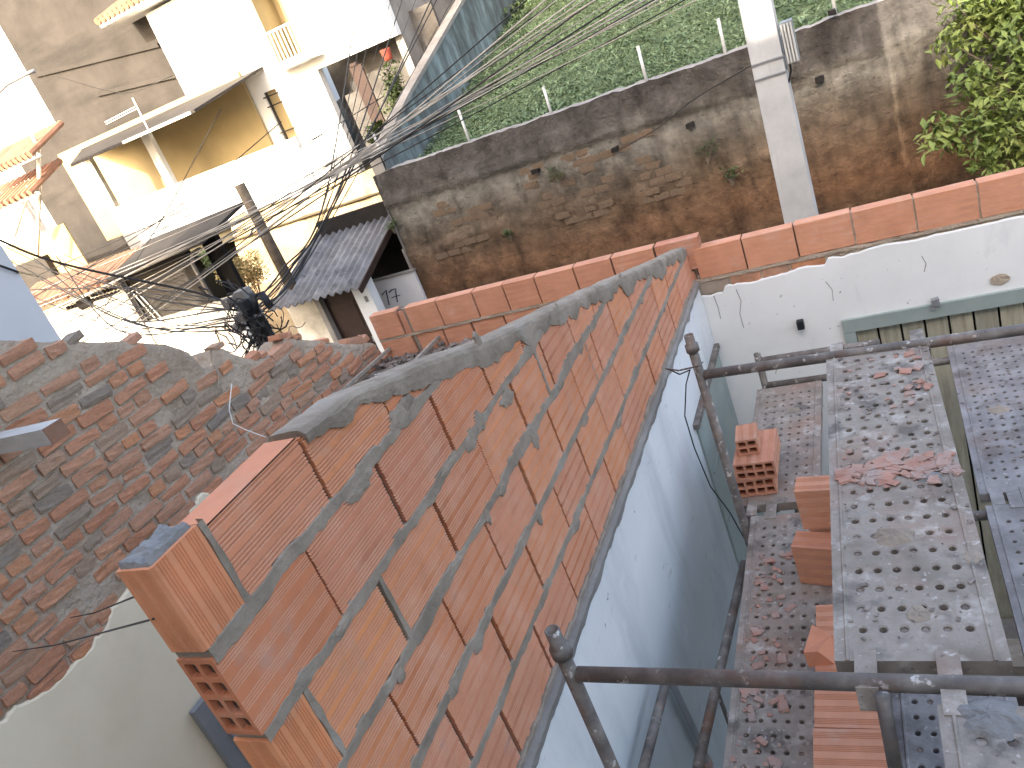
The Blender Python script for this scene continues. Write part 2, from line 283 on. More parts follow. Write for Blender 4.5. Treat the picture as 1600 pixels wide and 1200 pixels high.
def hollow_brick_mesh(L, W, H, nx, nzz, name, m=None, depth=None, ribs=True):
    """brick lying along +Y from the origin, holes open at y=0 and y=L; x 0..-W, z 0..H"""
    mb = MB(); t = .0095
    def lines(S, n):
        c = (S - t * (n + 1)) / n; out = []; p = 0
        for i in range(n): out += [p, p + t]; p += t + c
        return out + [p, S]
    xs = lines(W, nx); zs = lines(H, nzz)
    d = depth or L * .5
    for ye, sgn in ((0, 1), (L, -1)):
        for i in range(len(xs) - 1):
            for k in range(len(zs) - 1):
                x0, x1, z0, z1 = -xs[i], -xs[i + 1], zs[k], zs[k + 1]
                if i % 2 and k % 2:
                    yi = ye + sgn * d * .98
                    q = .004   # rounded hole corners: octagon
                    ring = [(x0 - q, z0), (x1 + q, z0), (x1, z0 + q), (x1, z1 - q), (x1 + q, z1), (x0 - q, z1), (x0, z1 - q), (x0, z0 + q)]
                    o = [(a, ye, b) for a, b in ring] + [(a, yi, b) for a, b in ring]
                    mb.add(o, [(j, (j + 1) % 8, 8 + (j + 1) % 8, 8 + j) for j in range(8)] + [tuple(range(8, 16))])
                    for a in ((x0, z0, 0, 7), (x1, z0, 1, 2), (x1, z1, 3, 4), (x0, z1, 5, 6)):
                        mb.add([(a[0], ye, a[1]), o[a[2]], o[a[3]]], [(0, 1, 2)])
                else:
                    mb.add([(x0, ye, z0), (x1, ye, z0), (x1, ye, z1), (x0, ye, z1)], [(0, 1, 2, 3)])
    # outer shell with grooves on the four long faces
    def face(S, out):
        P = [0]
        if ribs:
            g = max(2, int(S / .045))
            for q in range(g):
                c = S * (q + .5) / g
                for k in (-1.5, -.5, .5, 1.5): P += [c + k * .0062 - .002, (c + k * .0062,), c + k * .0062 + .002]
        P.append(S); vv = []
        for p_ in P:
            dpt = .003 if isinstance(p_, tuple) else 0; s_ = p_[0] if isinstance(p_, tuple) else p_
            vv.append(out(s_, dpt))
        n = len(vv)
        mb.add([(a, 0, b) for a, b in vv] + [(a, L, b) for a, b in vv], [(i, i + 1, n + i + 1, n + i) for i in range(n - 1)])
    face(H, lambda s, d_: (-d_, s)); face(H, lambda s, d_: (-W + d_, s)); face(W, lambda s, d_: (-s, H - d_)); face(W, lambda s, d_: (-s, d_))
    me = mb.mesh(name, m or M['clay'], fix=False)
    b = bmesh.new(); b.from_mesh(me); bmesh.ops.remove_doubles(b, verts=b.verts, dist=1e-5); bmesh.ops.recalc_face_normals(b, faces=b.faces)
    if ribs:
        b.normal_update(); me.materials.append(M['clay_dust'])
        for f in b.faces:
            c_ = f.calc_center_median(); n_ = f.normal
            if abs(n_.y) < .3 and (((c_.x > -.004 or c_.x < -W + .004) and .1 < n_.z < .97) or (c_.z > H - .004 and .1 < n_.x < .97)): f.material_index = 1
    b.to_mesh(me); b.free()
    return me
for c in range(-1, 5):
    z0 = -(c + 1) * PITCH + .010; h = .186
    odd = c % 2
    if odd:     # closes with an upright cut brick at the free end
        y = -2.176
        loop = []
        w = .118; yy = -2.303
        # profile in x-y with ribs on the end face and the right face
        P = [(-BW, yy + .004), (-BW + .004, yy)]
        for g in (.3, .7):
            for k in (-1.5, -.5, .5, 1.5): q = BW * g + k * .0062; P += [(-BW + q - .002, yy), (-BW + q, yy + .002), (-BW + q + .002, yy)]
        P += [(-.006, yy), (0, yy + .006)]
        for g in (.2, .5, .8):
            for k in (-1.5, -.5, .5, 1.5): q = w * g + k * .0062; P += [(0, yy + q - .002), (-.0022, yy + q), (0, yy + q + .002)]
        P += [(0, yy + w - .004), (-.004, yy + w), (-BW, yy + w)]
        up = MB().loft([(a, b, z0) for a, b in P], [(a, b, z0 + h - (0.004 if c == -1 else 0)) for a, b in P]).build('upright_brick', M['clay'], new_wall)
        up['label'] = 'cut brick stood upright at the free end of the wall'
    else:
        y = -2.303
    first = True
    while y < 1.80:
        ln = .292 + rnd.uniform(-.006, .006)
        y1 = min(y + ln, 1.81)
        if ycut(z0 + .02) - y > .03 and y1 - y > .03:
            if c == 0 and first:
                me = hollow_brick_mesh(y1 - y, BW, h, 2, 4, 'open_brick'); o = inst('open_ended_brick', me, new_wall); o.location = (o.location[0], y, z0); o.matrix_parent_inverse = new_wall.matrix_basis.inverted()
                o['label'] = 'brick with its eight open holes at the free end'
            else: wall_brick(y, y1, z0, h)
        first = False
        y = y1 + rnd.choice((.006, .010, .014, .018)) if not (c == -1 and abs(y1 + 1.87) < .03) else y1 + .012
# recessed core behind the joints
P = [(-2.29, -1.02)] + [(y, ztop(y) - .02) for y in [-2.29 + i * .1 for i in range(42)]] + [(1.81, -1.02)]
P = [q for q in P if q[1] > -1.03]
MB().loft([(-.012, a, b) for a, b in P], [(-.078, a, b) for a, b in P]).build('mortar_core', M['gapdark'], new_wall)
def mstrip(y0, y1, zc, hh, seed, name='mortar_joint', xo=.0015, parent=None, m=None):
    n = max(3, int((y1 - y0) / .014)); A = []
    for i in range(n + 1):
        y = y0 + (y1 - y0) * i / n
        u = zc + hh * (.5 + .32 * nz(y * 9, seed) + .22 * nz(y * 40, seed + 3)) + .012 * max(0, nz(y * 3.1, seed + 9) - .25) * 3
        d = zc - hh * (.5 + .32 * nz(y * 9, seed + 5) + .22 * nz(y * 40, seed + 8)) - .012 * max(0, nz(y * 3.3, seed + 19) - .3) * 3
        f = xo + .0014 * nz(y * 25, seed + 2); mid = (u + d) / 2
        A.append([(-.03, y, d), (f - .004, y, d), (f, y, d + .004), (f + .001 * nz(y * 18, seed + 7), y, mid), (f, y, u - .004), (f - .004, y, u), (-.03, y, u)])
    mb = MB(); w = 7
    mb.add([q for r in A for q in r], [(i * w + k, i * w + k + 1, (i + 1) * w + k + 1, (i + 1) * w + k) for i in range(n) for k in range(w - 1)])
    return mb.build(name, m or M['mortar'], parent or new_wall)
for k in range(0, 5):
    z = -k * PITCH
    mstrip(-2.298, min(ycut(z + .03), 1.80), z, .034, k * 11.3)
mstrip(-2.30, 1.80, -1.022, .034, 77.7, xo=.010)
for z in (0., -PITCH, -2 * PITCH): MB().box(-.084, -.004, -2.297, -2.10, z - .012, z + .012, .004).build('mortar_bed', M['mortar'], new_wall)
# vertical joints: some buttered with mortar, most left as dark gaps
for (ya, za) in ((-2.180, .1), (-2.180, -.31), (-.72, -.31), (-.27, -.52), (-1.865, -.31)):
    mb = MB(); n = 14; vs = []
    for i in range(n + 1):
        z = za - .093 + .186 * i / n; w = .010 + .006 * nz(z * 20, ya * 7); cc = ya + .004 * nz(z * 15, ya)
        vs += [(-.02, cc - w, z), (.0012, cc - w + .003, z), (.0015, cc + w - .003, z), (-.02, cc + w, z)]
    mb.add(vs, [(i * 4 + k, i * 4 + k + 1, i * 4 + k + 5, i * 4 + k + 4) for i in range(n) for k in range(3)]); mb.build('mortar_joint', M['mortar'], new_wall)
# smears of mortar squeezed over brick faces
def smear(yc, zc, ry, rz, seed):
    mb = MB(); n = 26; ring = []
    for i in range(n):
        a = 2 * math.pi * i / n; r = 1 + .35 * nz(math.cos(a) * 1.6 + seed, math.sin(a) * 1.6) + .2 * nz(math.cos(a) * 5 + seed, math.sin(a) * 5)
        ring.append((yc + ry * r * math.cos(a), zc + rz * r * math.sin(a)))
    vs = [(-.004, a, b) for a, b in ring] + [(.0022, yc + (a - yc) * .86, zc + (b - zc) * .86) for a, b in ring] + [(.0045, yc + (a - yc) * .4, zc + (b - zc) * .4) for a, b in ring] + [(.004, yc, zc)]
    fs = [(r * n + i, r * n + (i + 1) % n, (r + 1) * n + (i + 1) % n, (r + 1) * n + i) for r in range(2) for i in range(n)] + [(2 * n + i, 2 * n + (i + 1) % n, 3 * n) for i in range(n)]
    mb.add(vs, fs).build('mortar_smear', M['mortar'], new_wall)
for i, (a, b, c_, d_) in enumerate(((-1.79, -.02, .06, .022), (-1.30, -.215, .045, .03), (-1.02, -.24, .05, .03), (-1.55, .02, .05, .03), (-.95, -.43, .03, .05), (-1.22, -.20, .03, .035), (-1.95, -.43, .02, .02), (-.52, -.63, .04, .02),
    (-1.25, -.42, .03, .02), (-.2, -.84, .05, .02), (.15, -.62, .03, .02), (-1.66, -.63, .035, .02), (-.9, -.84, .04, .018), (-1.5, .03, .04, .02), (-1.38, -.42, .015, .03), (-1.75, -.015, .03, .015), (.62, -.63, .03, .015), (-.33, -.42, .03, .02), (-1.12, -.63, .02, .03), (-.62, -.42, .05, .018), (.95, -.83, .04, .015), (-1.45, -.20, .06, .014), (-2.02, -.205, .04, .013), (-1.05, -.02, .02, .03), (-.42, -.21, .03, .03), (.40, -.42, .03, .025), (-1.6, -.41, .05, .015), (-.05, -.62, .05, .016), (-1.82, -.62, .03, .02))): smear(a, b, c_, d_, i * 3.7)
# mortared sloping top: a band draped over the cut bricks
mb = MB(); ys = [-1.866 + i * .0155 for i in range(236)]; rows = []
for y in ys:
    e = min(1, (y + 1.866) / .45); t = ztop(y) + .006 * nz(y * 7, 1) + .003 * nz(y * 30, 2)
    band = (.022 + .038 * e) * (1 + .55 * nz(y * 4.2, 5) + .5 * nz(y * 13, 6) + .2 * nz(y * 40, 4)) + .010 + .09 * max(0, nz(y * 3.1, 14.2) - .12)
    x0 = .006 + .003 * nz(y * 12, 8); x1 = -BW - .012 + .006 * nz(y * 10, 9); m_ = t - band
    rows.append([(-.01, y, m_), (x0 - .003, y, m_ + .003), (x0 + .002 * nz(y * 30, 10), y, m_ + band * .35), (x0 + .003 * nz(y * 22, 11), y, m_ + band * .7), (x0 - .004, y, t - .008), (-.008, y, t),
                 (-.03, y, t + .004 * nz(y * 25, 31)), (-.06, y, t + .005 * nz(y * 22, 41)), (x1 + .01, y, t - .002), (x1, y, t - .012), (x1, y, t - .06)])
w = 11; mb.add([q for r in rows for q in r], [(i * w + k, i * w + k + 1, (i + 1) * w + k + 1, (i + 1) * w + k) for i in range(len(rows) - 1) for k in range(w - 1)])
mb.add(rows[0], [tuple(range(11))]); mb.build('mortar_capping', M['mortar'], new_wall)
# wet mortar bed on the upright end brick and a skim on the top brick
mb = MB(); us = [-2.3 + i * .0062 for i in range(20)]; vs_ = [-.086 + j * .0062 for j in range(14)]
mb.sheet(lambda u, v: (v, u, .186 + (.016 if .006 < -v < .08 and -2.294 < u < -2.19 else -.006) * (1 + .8 * nz(u * 30, v * 30)) + .006 * nz(u * 90, v * 90)), us, vs_)
mb.box(-.083, -.005, -2.297, -2.187, .15, .18); mb.build('mortar_bed', M['mortar_wet'], new_wall)
# plastered lower wall under the new bricks
low = thing('party_wall', (-.05, 0, GROUND), 'plastered lower wall, white above pale blue, carrying the new orange bricks', 'wall')
mb = MB(); ys = [-3.6 + i * .03 for i in range(181)]
def ltop(y): return -1.043 + .010 * nz(y * 6, 3.3) + .006 * nz(y * 21, 5.5)
mb.sheet(lambda u, v: (.016 + .004 * nz(u * 2, v * 2) + (.0 if v else -.01), u, [ltop(u), ltop(u) - .012, -1.2, -1.5, -2, -3, GROUND][v]), ys, list(range(7)))
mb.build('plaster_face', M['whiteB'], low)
MB().box(-.13, .006, -3.6, 1.80, GROUND, -1.045).build('masonry', M['oldmortar'], low)
mb = MB(); mb.sheet(lambda u, v: (-.134 - .004 * nz(u * 2, v * 2), u, -1.045 - 2.95 * v), ys[::6], [0, .5, 1]); mb.build('plaster_face', M['plaster'], low)
# mortar ledge hanging over the plaster edge
mb = MB(); rows = []
for i in range(300):
    y = -2.3 + i * .0137; d = -1.05 - .012 - .022 * max(0, .35 + nz(y * 8, 61)) - .006 * nz(y * 30, 62)
    rows.append([(-.01, y, -1.018), (.018 + .004 * nz(y * 10, 63), y, -1.022), (.026 + .004 * nz(y * 14, 64), y, -1.036), (.023, y, d + .006), (.012, y, d)])
mb.add([q for r in rows for q in r], [(i * 5 + k, i * 5 + k + 1, i * 5 + k + 6, i * 5 + k + 5) for i in range(299) for k in range(4)]); mb.build('mortar_ledge', M['grime'], low)
# exposed bricks low on the wall
for i, (y, z) in enumerate(((-.70, -2.36), (-.62, -2.42), (-.72, -2.46), (-.60, -2.50), (-.66, -2.54))):
    MB().box(.014, .024, y - .04, y + .045, z - .025, z + .02, .006).build('brick', M['rubble'], low)
# grey green steel panel door in the far corner of that wall
dr = thing('steel_door', (.02, 1.3, -3.6), 'sage grey steel door set in the white wall beside the far corner', 'door')
MB().box(.017, .030, .80, 1.77, -3.7, -1.50).build('door_leaf', M['green'], dr)
MB().box(.017, .05, .76, 1.77, -1.497, -1.465).build('door_head', M['tube'], dr)
for z in (-1.85, -2.2, -2.55, -2.9): MB().box(.031, .036, .84, 1.74, z - .008, z + .008).build('ridge', M['green'], dr)

# ================================================================== FRONT WALL (F): inner face y=1.81
YF = 1.81
front = thing('front_wall', (0, YF, GROUND), 'white plastered street wall topped with a single row of pale ribbed bricks', 'wall')
mb = MB(); xs = [.0 + i * .025 for i in range(170)]
def ftop(x):
    if x < .16: return -1.135 + .012 * nz(x * 20, 1)
    if x < .78: return -1.105 + .028 * nz(x * 7, 2) + .014 * nz(x * 24, 3) + .03 * (x - .16)
    return -1.058 + .018 * nz(x * 5, 4) + .008 * nz(x * 20, 5)
WX0, WZ1 = .80, -1.475      # window
def fz(x, k):
    t = ftop(x); return [t, t - .01, -1.3, WZ1][k]
mb.sheet(lambda u, v: (u, YF - .007 + (.006 if v == 0 else 0) + .003 * nz(u * 3, v), fz(u, v)), xs, [0, 1, 2, 3])
mb.add([(0, YF - .007, WZ1), (WX0, YF - .007, WZ1), (WX0, YF - .007, GROUND), (0, YF - .007, GROUND)], [(0, 1, 2, 3)])
mb.build('plaster_face', M['white'], front)
MB().box(-2.75, WX0, YF + .003, YF + .14, GROUND, -1.17).build('masonry', M['oldmortar'], front)
MB().box(WX0, 4.3, YF + .003, YF + .14, WZ1 + .003, -1.17).build('masonry', M['oldmortar'], front)
MB().box(-.02, 4.3, YF + .006, YF + .13, -1.168, -1.035, .0).build('old_brick_course', M['oldmortar'], front)
x = .01
while x < .76:
    w_ = rnd.uniform(.16, .22); MB().box(x, min(x + w_, .78), YF + .002, YF + .05, -1.125, -1.045, .004).build('brick', M['oldbrick'], front); x += w_ + .015
# pale mortar bed
def fmortar(x0, x1, z, h, seed, y=YF - .004):
    mb = MB(); n = int((x1 - x0) / .02); vs = []
    for i in range(n + 1):
        xx = x0 + (x1 - x0) * i / n
        vs += [(xx, y + .05, z - h / 2), (xx, y, z - h * (.5 + .4 * nz(xx * 12, seed))), (xx, y - .003 * nz(xx * 9, seed), z), (xx, y, z + h * (.5 + .4 * nz(xx * 12, seed + 4))), (xx, y + .05, z + h / 2)]
    mb.add(vs, [(i * 5 + k, i * 5 + k + 1, i * 5 + k + 6, i * 5 + k + 5) for i in range(n) for k in range(4)]); mb.build('mortar_joint', M['oldmortar'], front)
fmortar(0, 4.3, -1.034, .020, 3)
def fbrick(x0, x1, z0, z1, y0=YF, d=.09, m=None, tilt=0):
    Q0 = rib_profile(d, z1 - z0, 5, 3, .007, .002); P = [(y0 + (-q[0]), q[1]) for q in Q0]
    dz = rnd.uniform(-.004, .004); dy = rnd.uniform(-.006, .006)
    A = [(x0, a + dy, z0 + b + dz) for a, b in P]; B = [(x1, a + dy, z0 + b + dz + tilt) for a, b in P]
    return dusty(MB().loft(A, B).build('brick', m or M['clay_pink'], front), Q0, M['clay_dust'])
bx = [.035, .338, .646, .966, 1.291, 1.603, 1.91, 2.22, 2.53, 2.84, 3.15]
for a, b in zip(bx, bx[1:]): fbrick(a + .004, b - .006, -1.022, -.818)
for a in bx[3:6]:
    MB().box(a - .008, a + .008, YF + .004, YF + .08, -1.02, -.83, .002).build('mortar_joint', M['oldmortar'], front)
lx = [-2.47, -2.215, None, -2.145, -1.865, -1.555, -1.305, -1.055, -.76, -.49, -.20, .085]
for a, b in zip(lx, lx[1:]):
    if a is None or b is None: continue
    if b > 0:
        o = inst('open_ended_brick', hollow_brick_mesh(b - a - .008, .09, .203, 2, 4, 'open_brick', M['clay_pink'], depth=.12), front); o.rotation_euler = (0, 0, math.pi / 2); o.location = (b, YF + .095, -.945); continue
    fbrick(a + .003, b - .008, -.945, -.742, m=M['clay_pink'])
MB().box(-2.205, -2.16, YF - .002, YF + .08, -.95, -.76, .003).build('brick', M['clay_pink'], front)
MB().box(-2.165, -2.14, YF + .004, YF + .08, -1.1, -.745, .004).build('mortar_joint', M['mortar'], front)
fmortar(-2.47, .0, -.955, .018, 8)
x = -2.47
for ln in (.30, .27, .25, .27, .28, .29, .30, .28, .25):
    fbrick(x + .004, x + ln - .012, -1.165, -.966, y0=YF + .002); x += ln
MB().box(-2.47, -.02, YF + .02, YF + .08, -1.165, -.75).build('mortar_core', M['gapdark'], front)
MB().box(.03, 3.15, YF + .02, YF + .08, -1.02, -.84).build('mortar_core', M['gapdark'], front)
# garage style opening with sage frame and vertical boards
gate = thing('boarded_opening', (1.6, YF, GROUND), 'wide opening with sage green frame closed by weathered vertical boards', 'gate')
MB().box(WX0, 4.3, YF - .03, YF + .03, WZ1 - .085, WZ1).build('frame', M['green'], gate)
MB().box(WX0, WX0 + .065, YF - .03, YF + .03, GROUND, WZ1 - .087).build('frame', M['green'], gate)
x = WX0 + .07
while x < 4.2:
    MB().box(x, x + .115, YF + .01, YF + .03, GROUND, WZ1 - .09).build('board', M['board'], gate); x += .128
MB().box(WX0 + .07, 4.3, YF + .05, YF + .06, GROUND, WZ1 - .09).build('backing', M['dark'], gate)
for pts in (((1150, 452), (1158, 470), (1156, 490), (1162, 512)), ((1115, 462), (1122, 480), (1126, 498)), ((1290, 440), (1300, 452), (1302, 470)), ((1440, 400), (1447, 412), (1444, 425)), ((1208, 560), (1214, 572), (1212, 584))):
    MB().tube([at(u, v, y=YF - .0075) for u, v in pts], .0022, 4).build('crack', M['grime'], front)
# things on the white wall
sw = thing('wall_socket', at(1251, 505, y=YF), 'small black box screwed to the white front wall', 'socket')
p_ = at(1251, 505, y=YF - .015)
MB().box(p_.x - .02, p_.x + .02, YF - .055, YF - .014, p_.z - .028, p_.z + .028).build('case', M['black'], sw)
MB().box(p_.x - .012, p_.x + .012, YF - .060, YF - .056, p_.z - .015, p_.z + .012).build('cover', M['glass'], sw)
p_ = at(1461, 468, y=YF)
br = tag(MB().box(p_.x - .02, p_.x + .02, YF - .05, YF - .012, p_.z - .02, p_.z + .02, .004).box(p_.x - .03, p_.x - .005, YF - .04, YF - .02, p_.z - .045, p_.z - .02, .003).build('wall_bracket', M['greydoor']), 'small grey bracket on the wall just above the green frame', 'bracket')
p_ = at(1562, 435, y=YF)
mb = MB(); ring = [(p_.x + (.05 + .012 * nz(i * 1.3)) * math.cos(i * math.pi / 8), p_.z + (.034 + .008 * nz(i * 2.1, 4)) * math.sin(i * math.pi / 8)) for i in range(16)]
mb.add([(a, YF - .0145, b) for a, b in ring] + [(p_.x + (a - p_.x) * .8, YF - .0155, p_.z + (b - p_.z) * .8) for a, b in ring], [(i, (i + 1) % 16, 16 + (i + 1) % 16, 16 + i) for i in range(16)] + [tuple(range(16, 32))])
hb = mb.build('plaster_hole', M['oldmortar'], front)

# ================================================================== OLD BRICK WALL (L): right face x=-2.5
old = thing('old_brick_wall', (-2.6, 0, GROUND), 'old red brick wall with a broken sloping top above beige plaster', 'wall')
XL = -2.5
TOP = [(-3.0, 1.55), (-1.2, .62), (-.75, .36), (-.09, .02), (.08, -.09), (.17, -.17), (.20, -.30), (.27, -.33), (.33, -.24), (.40, -.27), (.47, -.35), (.58, -.45), (.86, -.53), (.92, -.46), (1.2, -.62), (1.5, -.80), (1.80, -.94)]
def lt(y):
    for (a, b), (c, d) in zip(TOP, TOP[1:]):
        if y <= c: return b + (d - b) * (y - a) / (c - a)
    return TOP[-1][1]
# backing with rough lime mortar
mb = MB(); ys = [-2.6 + i * .022 for i in range(200)]; K = 30
def lb(u, k):
    t = lt(u) - .012 + .012 * nz(u * 8, 3) + .006 * nz(u * 25, 2); z = t + (-1.4 - t) * k / K
    return (XL - .003 + .006 * nz(u * 7, z * 7, 1) + .006 * nz(u * 30, z * 30, 2) - (.015 if k == 0 else 0), u, z)
mb.sheet(lb, ys, list(range(K + 1)))
mb.build('lime_mortar', M['oldmortar'], old, smooth=True)
mb = MB(); mb.sheet(lambda u, k: (XL - .02 - .22 * k / 4, u, lt(u) - .012 + .012 * nz(u * 8, 3) + .012 * nz(u * 11, k * 1.7) - .02 * (k == 4)), ys, list(range(5)))
mb.build('wall_top', M['oldmortar'], old, smooth=True)
MB().box(-2.72, XL - .035, -3.0, 1.80, GROUND, -1.0).build('masonry', M['oldmortar'], old)
var = []
for i in range(12):
    b = bmesh.new(); bmesh.ops.create_cube(b, size=1); bmesh.ops.subdivide_edges(b, edges=b.edges, cuts=2, use_grid_fill=True)
    for v in b.verts:
        k = v.co.copy()
        for ax in range(3):   # rounded, chipped edges
            o1, o2 = (ax + 1) % 3, (ax + 2) % 3
            if abs(k[o1]) > .45 and abs(k[o2]) > .45: v.co[o1] *= .975; v.co[o2] *= .975
        v.co += Vector((.07 * nz(k.x * 3 + i * 9, k.y * 3, k.z * 3), .035 * nz(k.x * 3, k.y * 3 + i * 7, k.z * 3), .10 * nz(k.x * 3, k.y * 4, k.z * 3 + i * 5)))
    me = bpy.data.meshes.new('old_brick'); b.to_mesh(me); b.free(); me.materials.append(M['oldbrick'])
    var.append(me)
cnt = 0; z = -1.26; row = 0
PB = [(-3.0, -.93), (-1.70, -.97), (-1.45, -1.03), (-1.15, -1.03), (-1.0, -.96), (-.9, -.93), (-.6, -.95), (-.3, -.83), (-.1, -.93), (.2, -.95), (.35, -1.25), (2, -1.3)]
def pb(y):
    for (a, b), (c, d) in zip(PB, PB[1:]):
        if y <= c: return b + (d - b) * (y - a) / (c - a)
    return -1.0
while z < .75:
    y = -1.95 + rnd.uniform(-.12, 0)
    while y < 1.76:
        ln = rnd.choice((.215, .225, .20, .21, .11, .15, .22)) if row % 4 else rnd.choice((.105, .11, .2))
        zc = z + .008 * nz(y * 2, row) + rnd.uniform(-.004, .004); h = rnd.uniform(.049, .064)
        yc = y + ln / 2
        if zc + h / 2 < min(lt(y + .02), lt(y + ln - .02)) - .002 and zc > pb(yc) - .02 and not (-.16 < yc < -.02 and -.32 < zc < -.24) and nz(yc * 3.1, zc * 5, 55) < .42:
            o = inst('brick', rnd.choice(var), old); o.location = (XL - .047 + rnd.uniform(-.005, .008), yc, zc)
            o.scale = (.11, ln * .97, h); o.rotation_euler = (rnd.uniform(-.07, .07), rnd.uniform(-.03, .03), rnd.uniform(-.03, .03)); cnt += 1
            o.matrix_parent_inverse = old.matrix_basis.inverted()
        y += ln + rnd.uniform(.010, .022)
    z += .0725; row += 1
print('old bricks', cnt)
# loose stones on the broken crest
for (y, s) in ((.93, .05), (.97, .04), (1.05, .045), (1.60, .09), (1.70, .06), (.40, .04), (.62, .05), (.70, .035), (-.1, .05), (-.4, .05), (1.3, .04)):
    o = inst('stone', rnd.choice(var), old); o.location = (XL - .06, y, lt(y) + s * .1); o.scale = (.1, s * 2, s * .8); o.rotation_euler = (rnd.uniform(-.4, .4), 0, rnd.uniform(-.5, .5)); o.matrix_parent_inverse = old.matrix_basis.inverted()
# plaster below with ragged upper edge
mb = MB(); ys2 = [-3.0 + i * .018 for i in range(268)]
def pl(u, k):
    t = pb(u) - .035 + .035 * nz(u * 4, 71) + .030 * nz(u * 14, 72) + .014 * nz(u * 45, 73); z = [t + .002, t, t - .012, -1.5, -2.4, GROUND][k]
    return (XL + [-.03, .008, .014, .016, .016, .016][k] + .003 * nz(u * 2, z * 2), u, z)
mb.sheet(pl, ys2, list(range(6))); mb.build('plaster_coat', M['plaster'], old)
# broken lumps between brick and plaster
for i in range(30):
    y = rnd.uniform(-1.95, 1.6); o = inst('stone', rnd.choice(var), old); o.location = (XL - .025, y, pb(y) - .02 + rnd.uniform(-.012, .03)); s = rnd.uniform(.02, .06)
    o.scale = (.07, s * 1.6, s * .8); o.rotation_euler = (rnd.uniform(-.4, .4), 0, 0); o.matrix_parent_inverse = old.matrix_basis.inverted()
# timber beam end
bm_ = thing('timber_beam', (-1.6, -.9, -.03), 'pale squared timber beam end jutting in front of the old brick wall', 'beam')
e = at(88, 674, d=3.15); s = at(-75, 708, d=3.75); ax = (e - s) / 2; dirn = ax.normalized(); upv = Vector((0, 0, 1)); sd = dirn.cross(upv).normalized(); upv = sd.cross(dirn)
MB().obox((e + s) / 2, ax, sd * .042, upv * .036).build('beam', M['pine'], bm_)
MB().obox(e + dirn * .003, dirn * .0025, sd * .0415, upv * .0355).build('end_grain', M['woodend'], bm_)
# strings from the plaster edge to the new wall
for i, (a, b, lb_) in enumerate((((110, 965), (235, 922), 'upper of the two thin dark lines strung across the beige plaster'), ((20, 1018), (240, 967), 'lower of the two thin dark lines strung across the beige plaster'))):
    A = at(*a, x=XL + .02); B = at(*b, x=-.07); tag(MB().tube([A, (A + B) / 2 + Vector((0, 0, -.012)), B], .0022, 5).build('builder_line', M['cable']), lb_, 'line', 'builder lines')
# hanging scrap of wire near the crest
tag(MB().tube([at(362, 600, x=XL + .03), at(358, 640, x=XL + .05), at(364, 662, x=XL + .06), at(385, 672, x=XL + .12), at(415, 683, x=XL + .2)], .003, 5).build('bent_wire', M['steel']), 'thin bent pale wire sticking out of the old brick wall', 'wire')
tag(MB().tube([at(336, 570, x=XL), at(342, 590, x=XL + .02), at(341, 607, x=XL + .03)], .0035, 5).build('bent_wire', M['wood']), 'short rusty wire stub at the notch of the old wall top', 'wire')
# grey steel door leaf low in the left room
gd = thing('grey_door_leaf', (-2.4, -.9, -2.6), 'grey panelled steel door seen low beside the free end of the new wall', 'door')
a = at(385, 1110, x=XL + .06); 
MB().box(XL + .03, XL + .07, a.y - .25, a.y + 1.0, -3.95, -1.72).build('leaf', M['greydoor'], gd)
for (q0, q1) in ((-.16, .10), (.2, .46), (.56, .9)):
    MB().box(XL + .071, XL + .085, a.y + q0, a.y + q1, -2.5, -1.84).build('panel', M['greydoor'], gd)
# ledge of debris between the two walls, at the street end
tag(MB().box(-2.48, -.14, 1.15, 1.80, -1.30, -1.10, .01).build('rubble_ledge', M['debris']), 'ledge covered in rubble behind the row of left bricks', 'ledge')
mb = MB()
for i in range(420):
    c = Vector((rnd.uniform(-2.46, -.2), rnd.uniform(1.18, 1.78), -1.095 + rnd.uniform(0, .03))); s = rnd.uniform(.008, .032)
    q = Matrix.Rotation(rnd.uniform(0, 6), 3, Vector((rnd.random(), rnd.random(), rnd.random() + .1)).normalized())
    mb.obox(c, q @ Vector((s, 0, 0)), q @ Vector((0, s * .7, 0)), q @ Vector((0, 0, s * .5)))
tag(mb.build('rubble', M['debris']), 'loose brick rubble and dust lying on the ledge', 'rubble', kind='stuff')
for a, b, lb_ in (((532, 613), (613, 541), 'leftmost thin batten lying over the rubble ledge'), ((645, 568), (692, 520), 'short thin batten lying over the middle of the rubble ledge'), ((586, 588), (640, 578), 'small stick of wood lying beside the new wall top')):
    A = at(*a, z=-1.0 if a[0] != 586 else -.9); B = at(*b, z=-1.03 if a[0] != 586 else -.95); dv = (B - A); sd = dv.cross(Vector((0, 0, 1))).normalized()
    tag(MB().obox((A + B) / 2, dv / 2, sd * .011, Vector((0, 0, .012))).build('batten', M['wood']), lb_, 'batten', 'battens')

# ================================================================== SCAFFOLD AND PLATFORMS
UP, LO = -.80, -1.60
scaf = thing('scaffold', (.9, -.6, GROUND), 'paint-spattered tubular steel scaffold standing in the right hand room', 'scaffold')
def tube(a, b, r=.021, name='tube', hollow=False): return MB().tube([a, b], r, 12, hollow=hollow).build(name, M['tube'], scaf, smooth=True)
NP = Vector((.192, -1.60)); FP = Vector((.330, .03))
st1 = tube((NP.x, NP.y, GROUND), (NP.x, NP.y, -.645), name='standard', hollow=True)
st2 = tube((FP.x, FP.y, GROUND), (FP.x, FP.y, -.605), name='standard', hollow=True)
tube((NP.x + .02, NP.y, -.805), (2.3, -1.652, -.805), name='ledger')
tube((FP.x + .02, FP.y, -.80), (2.3, -.065, -.80), name='ledger')
tube((2.3, -1.652, GROUND), (2.3, -1.652, -.6), name='standard'); tube((2.3, -.065, GROUND), (2.3, -.065, -.6), name='standard')
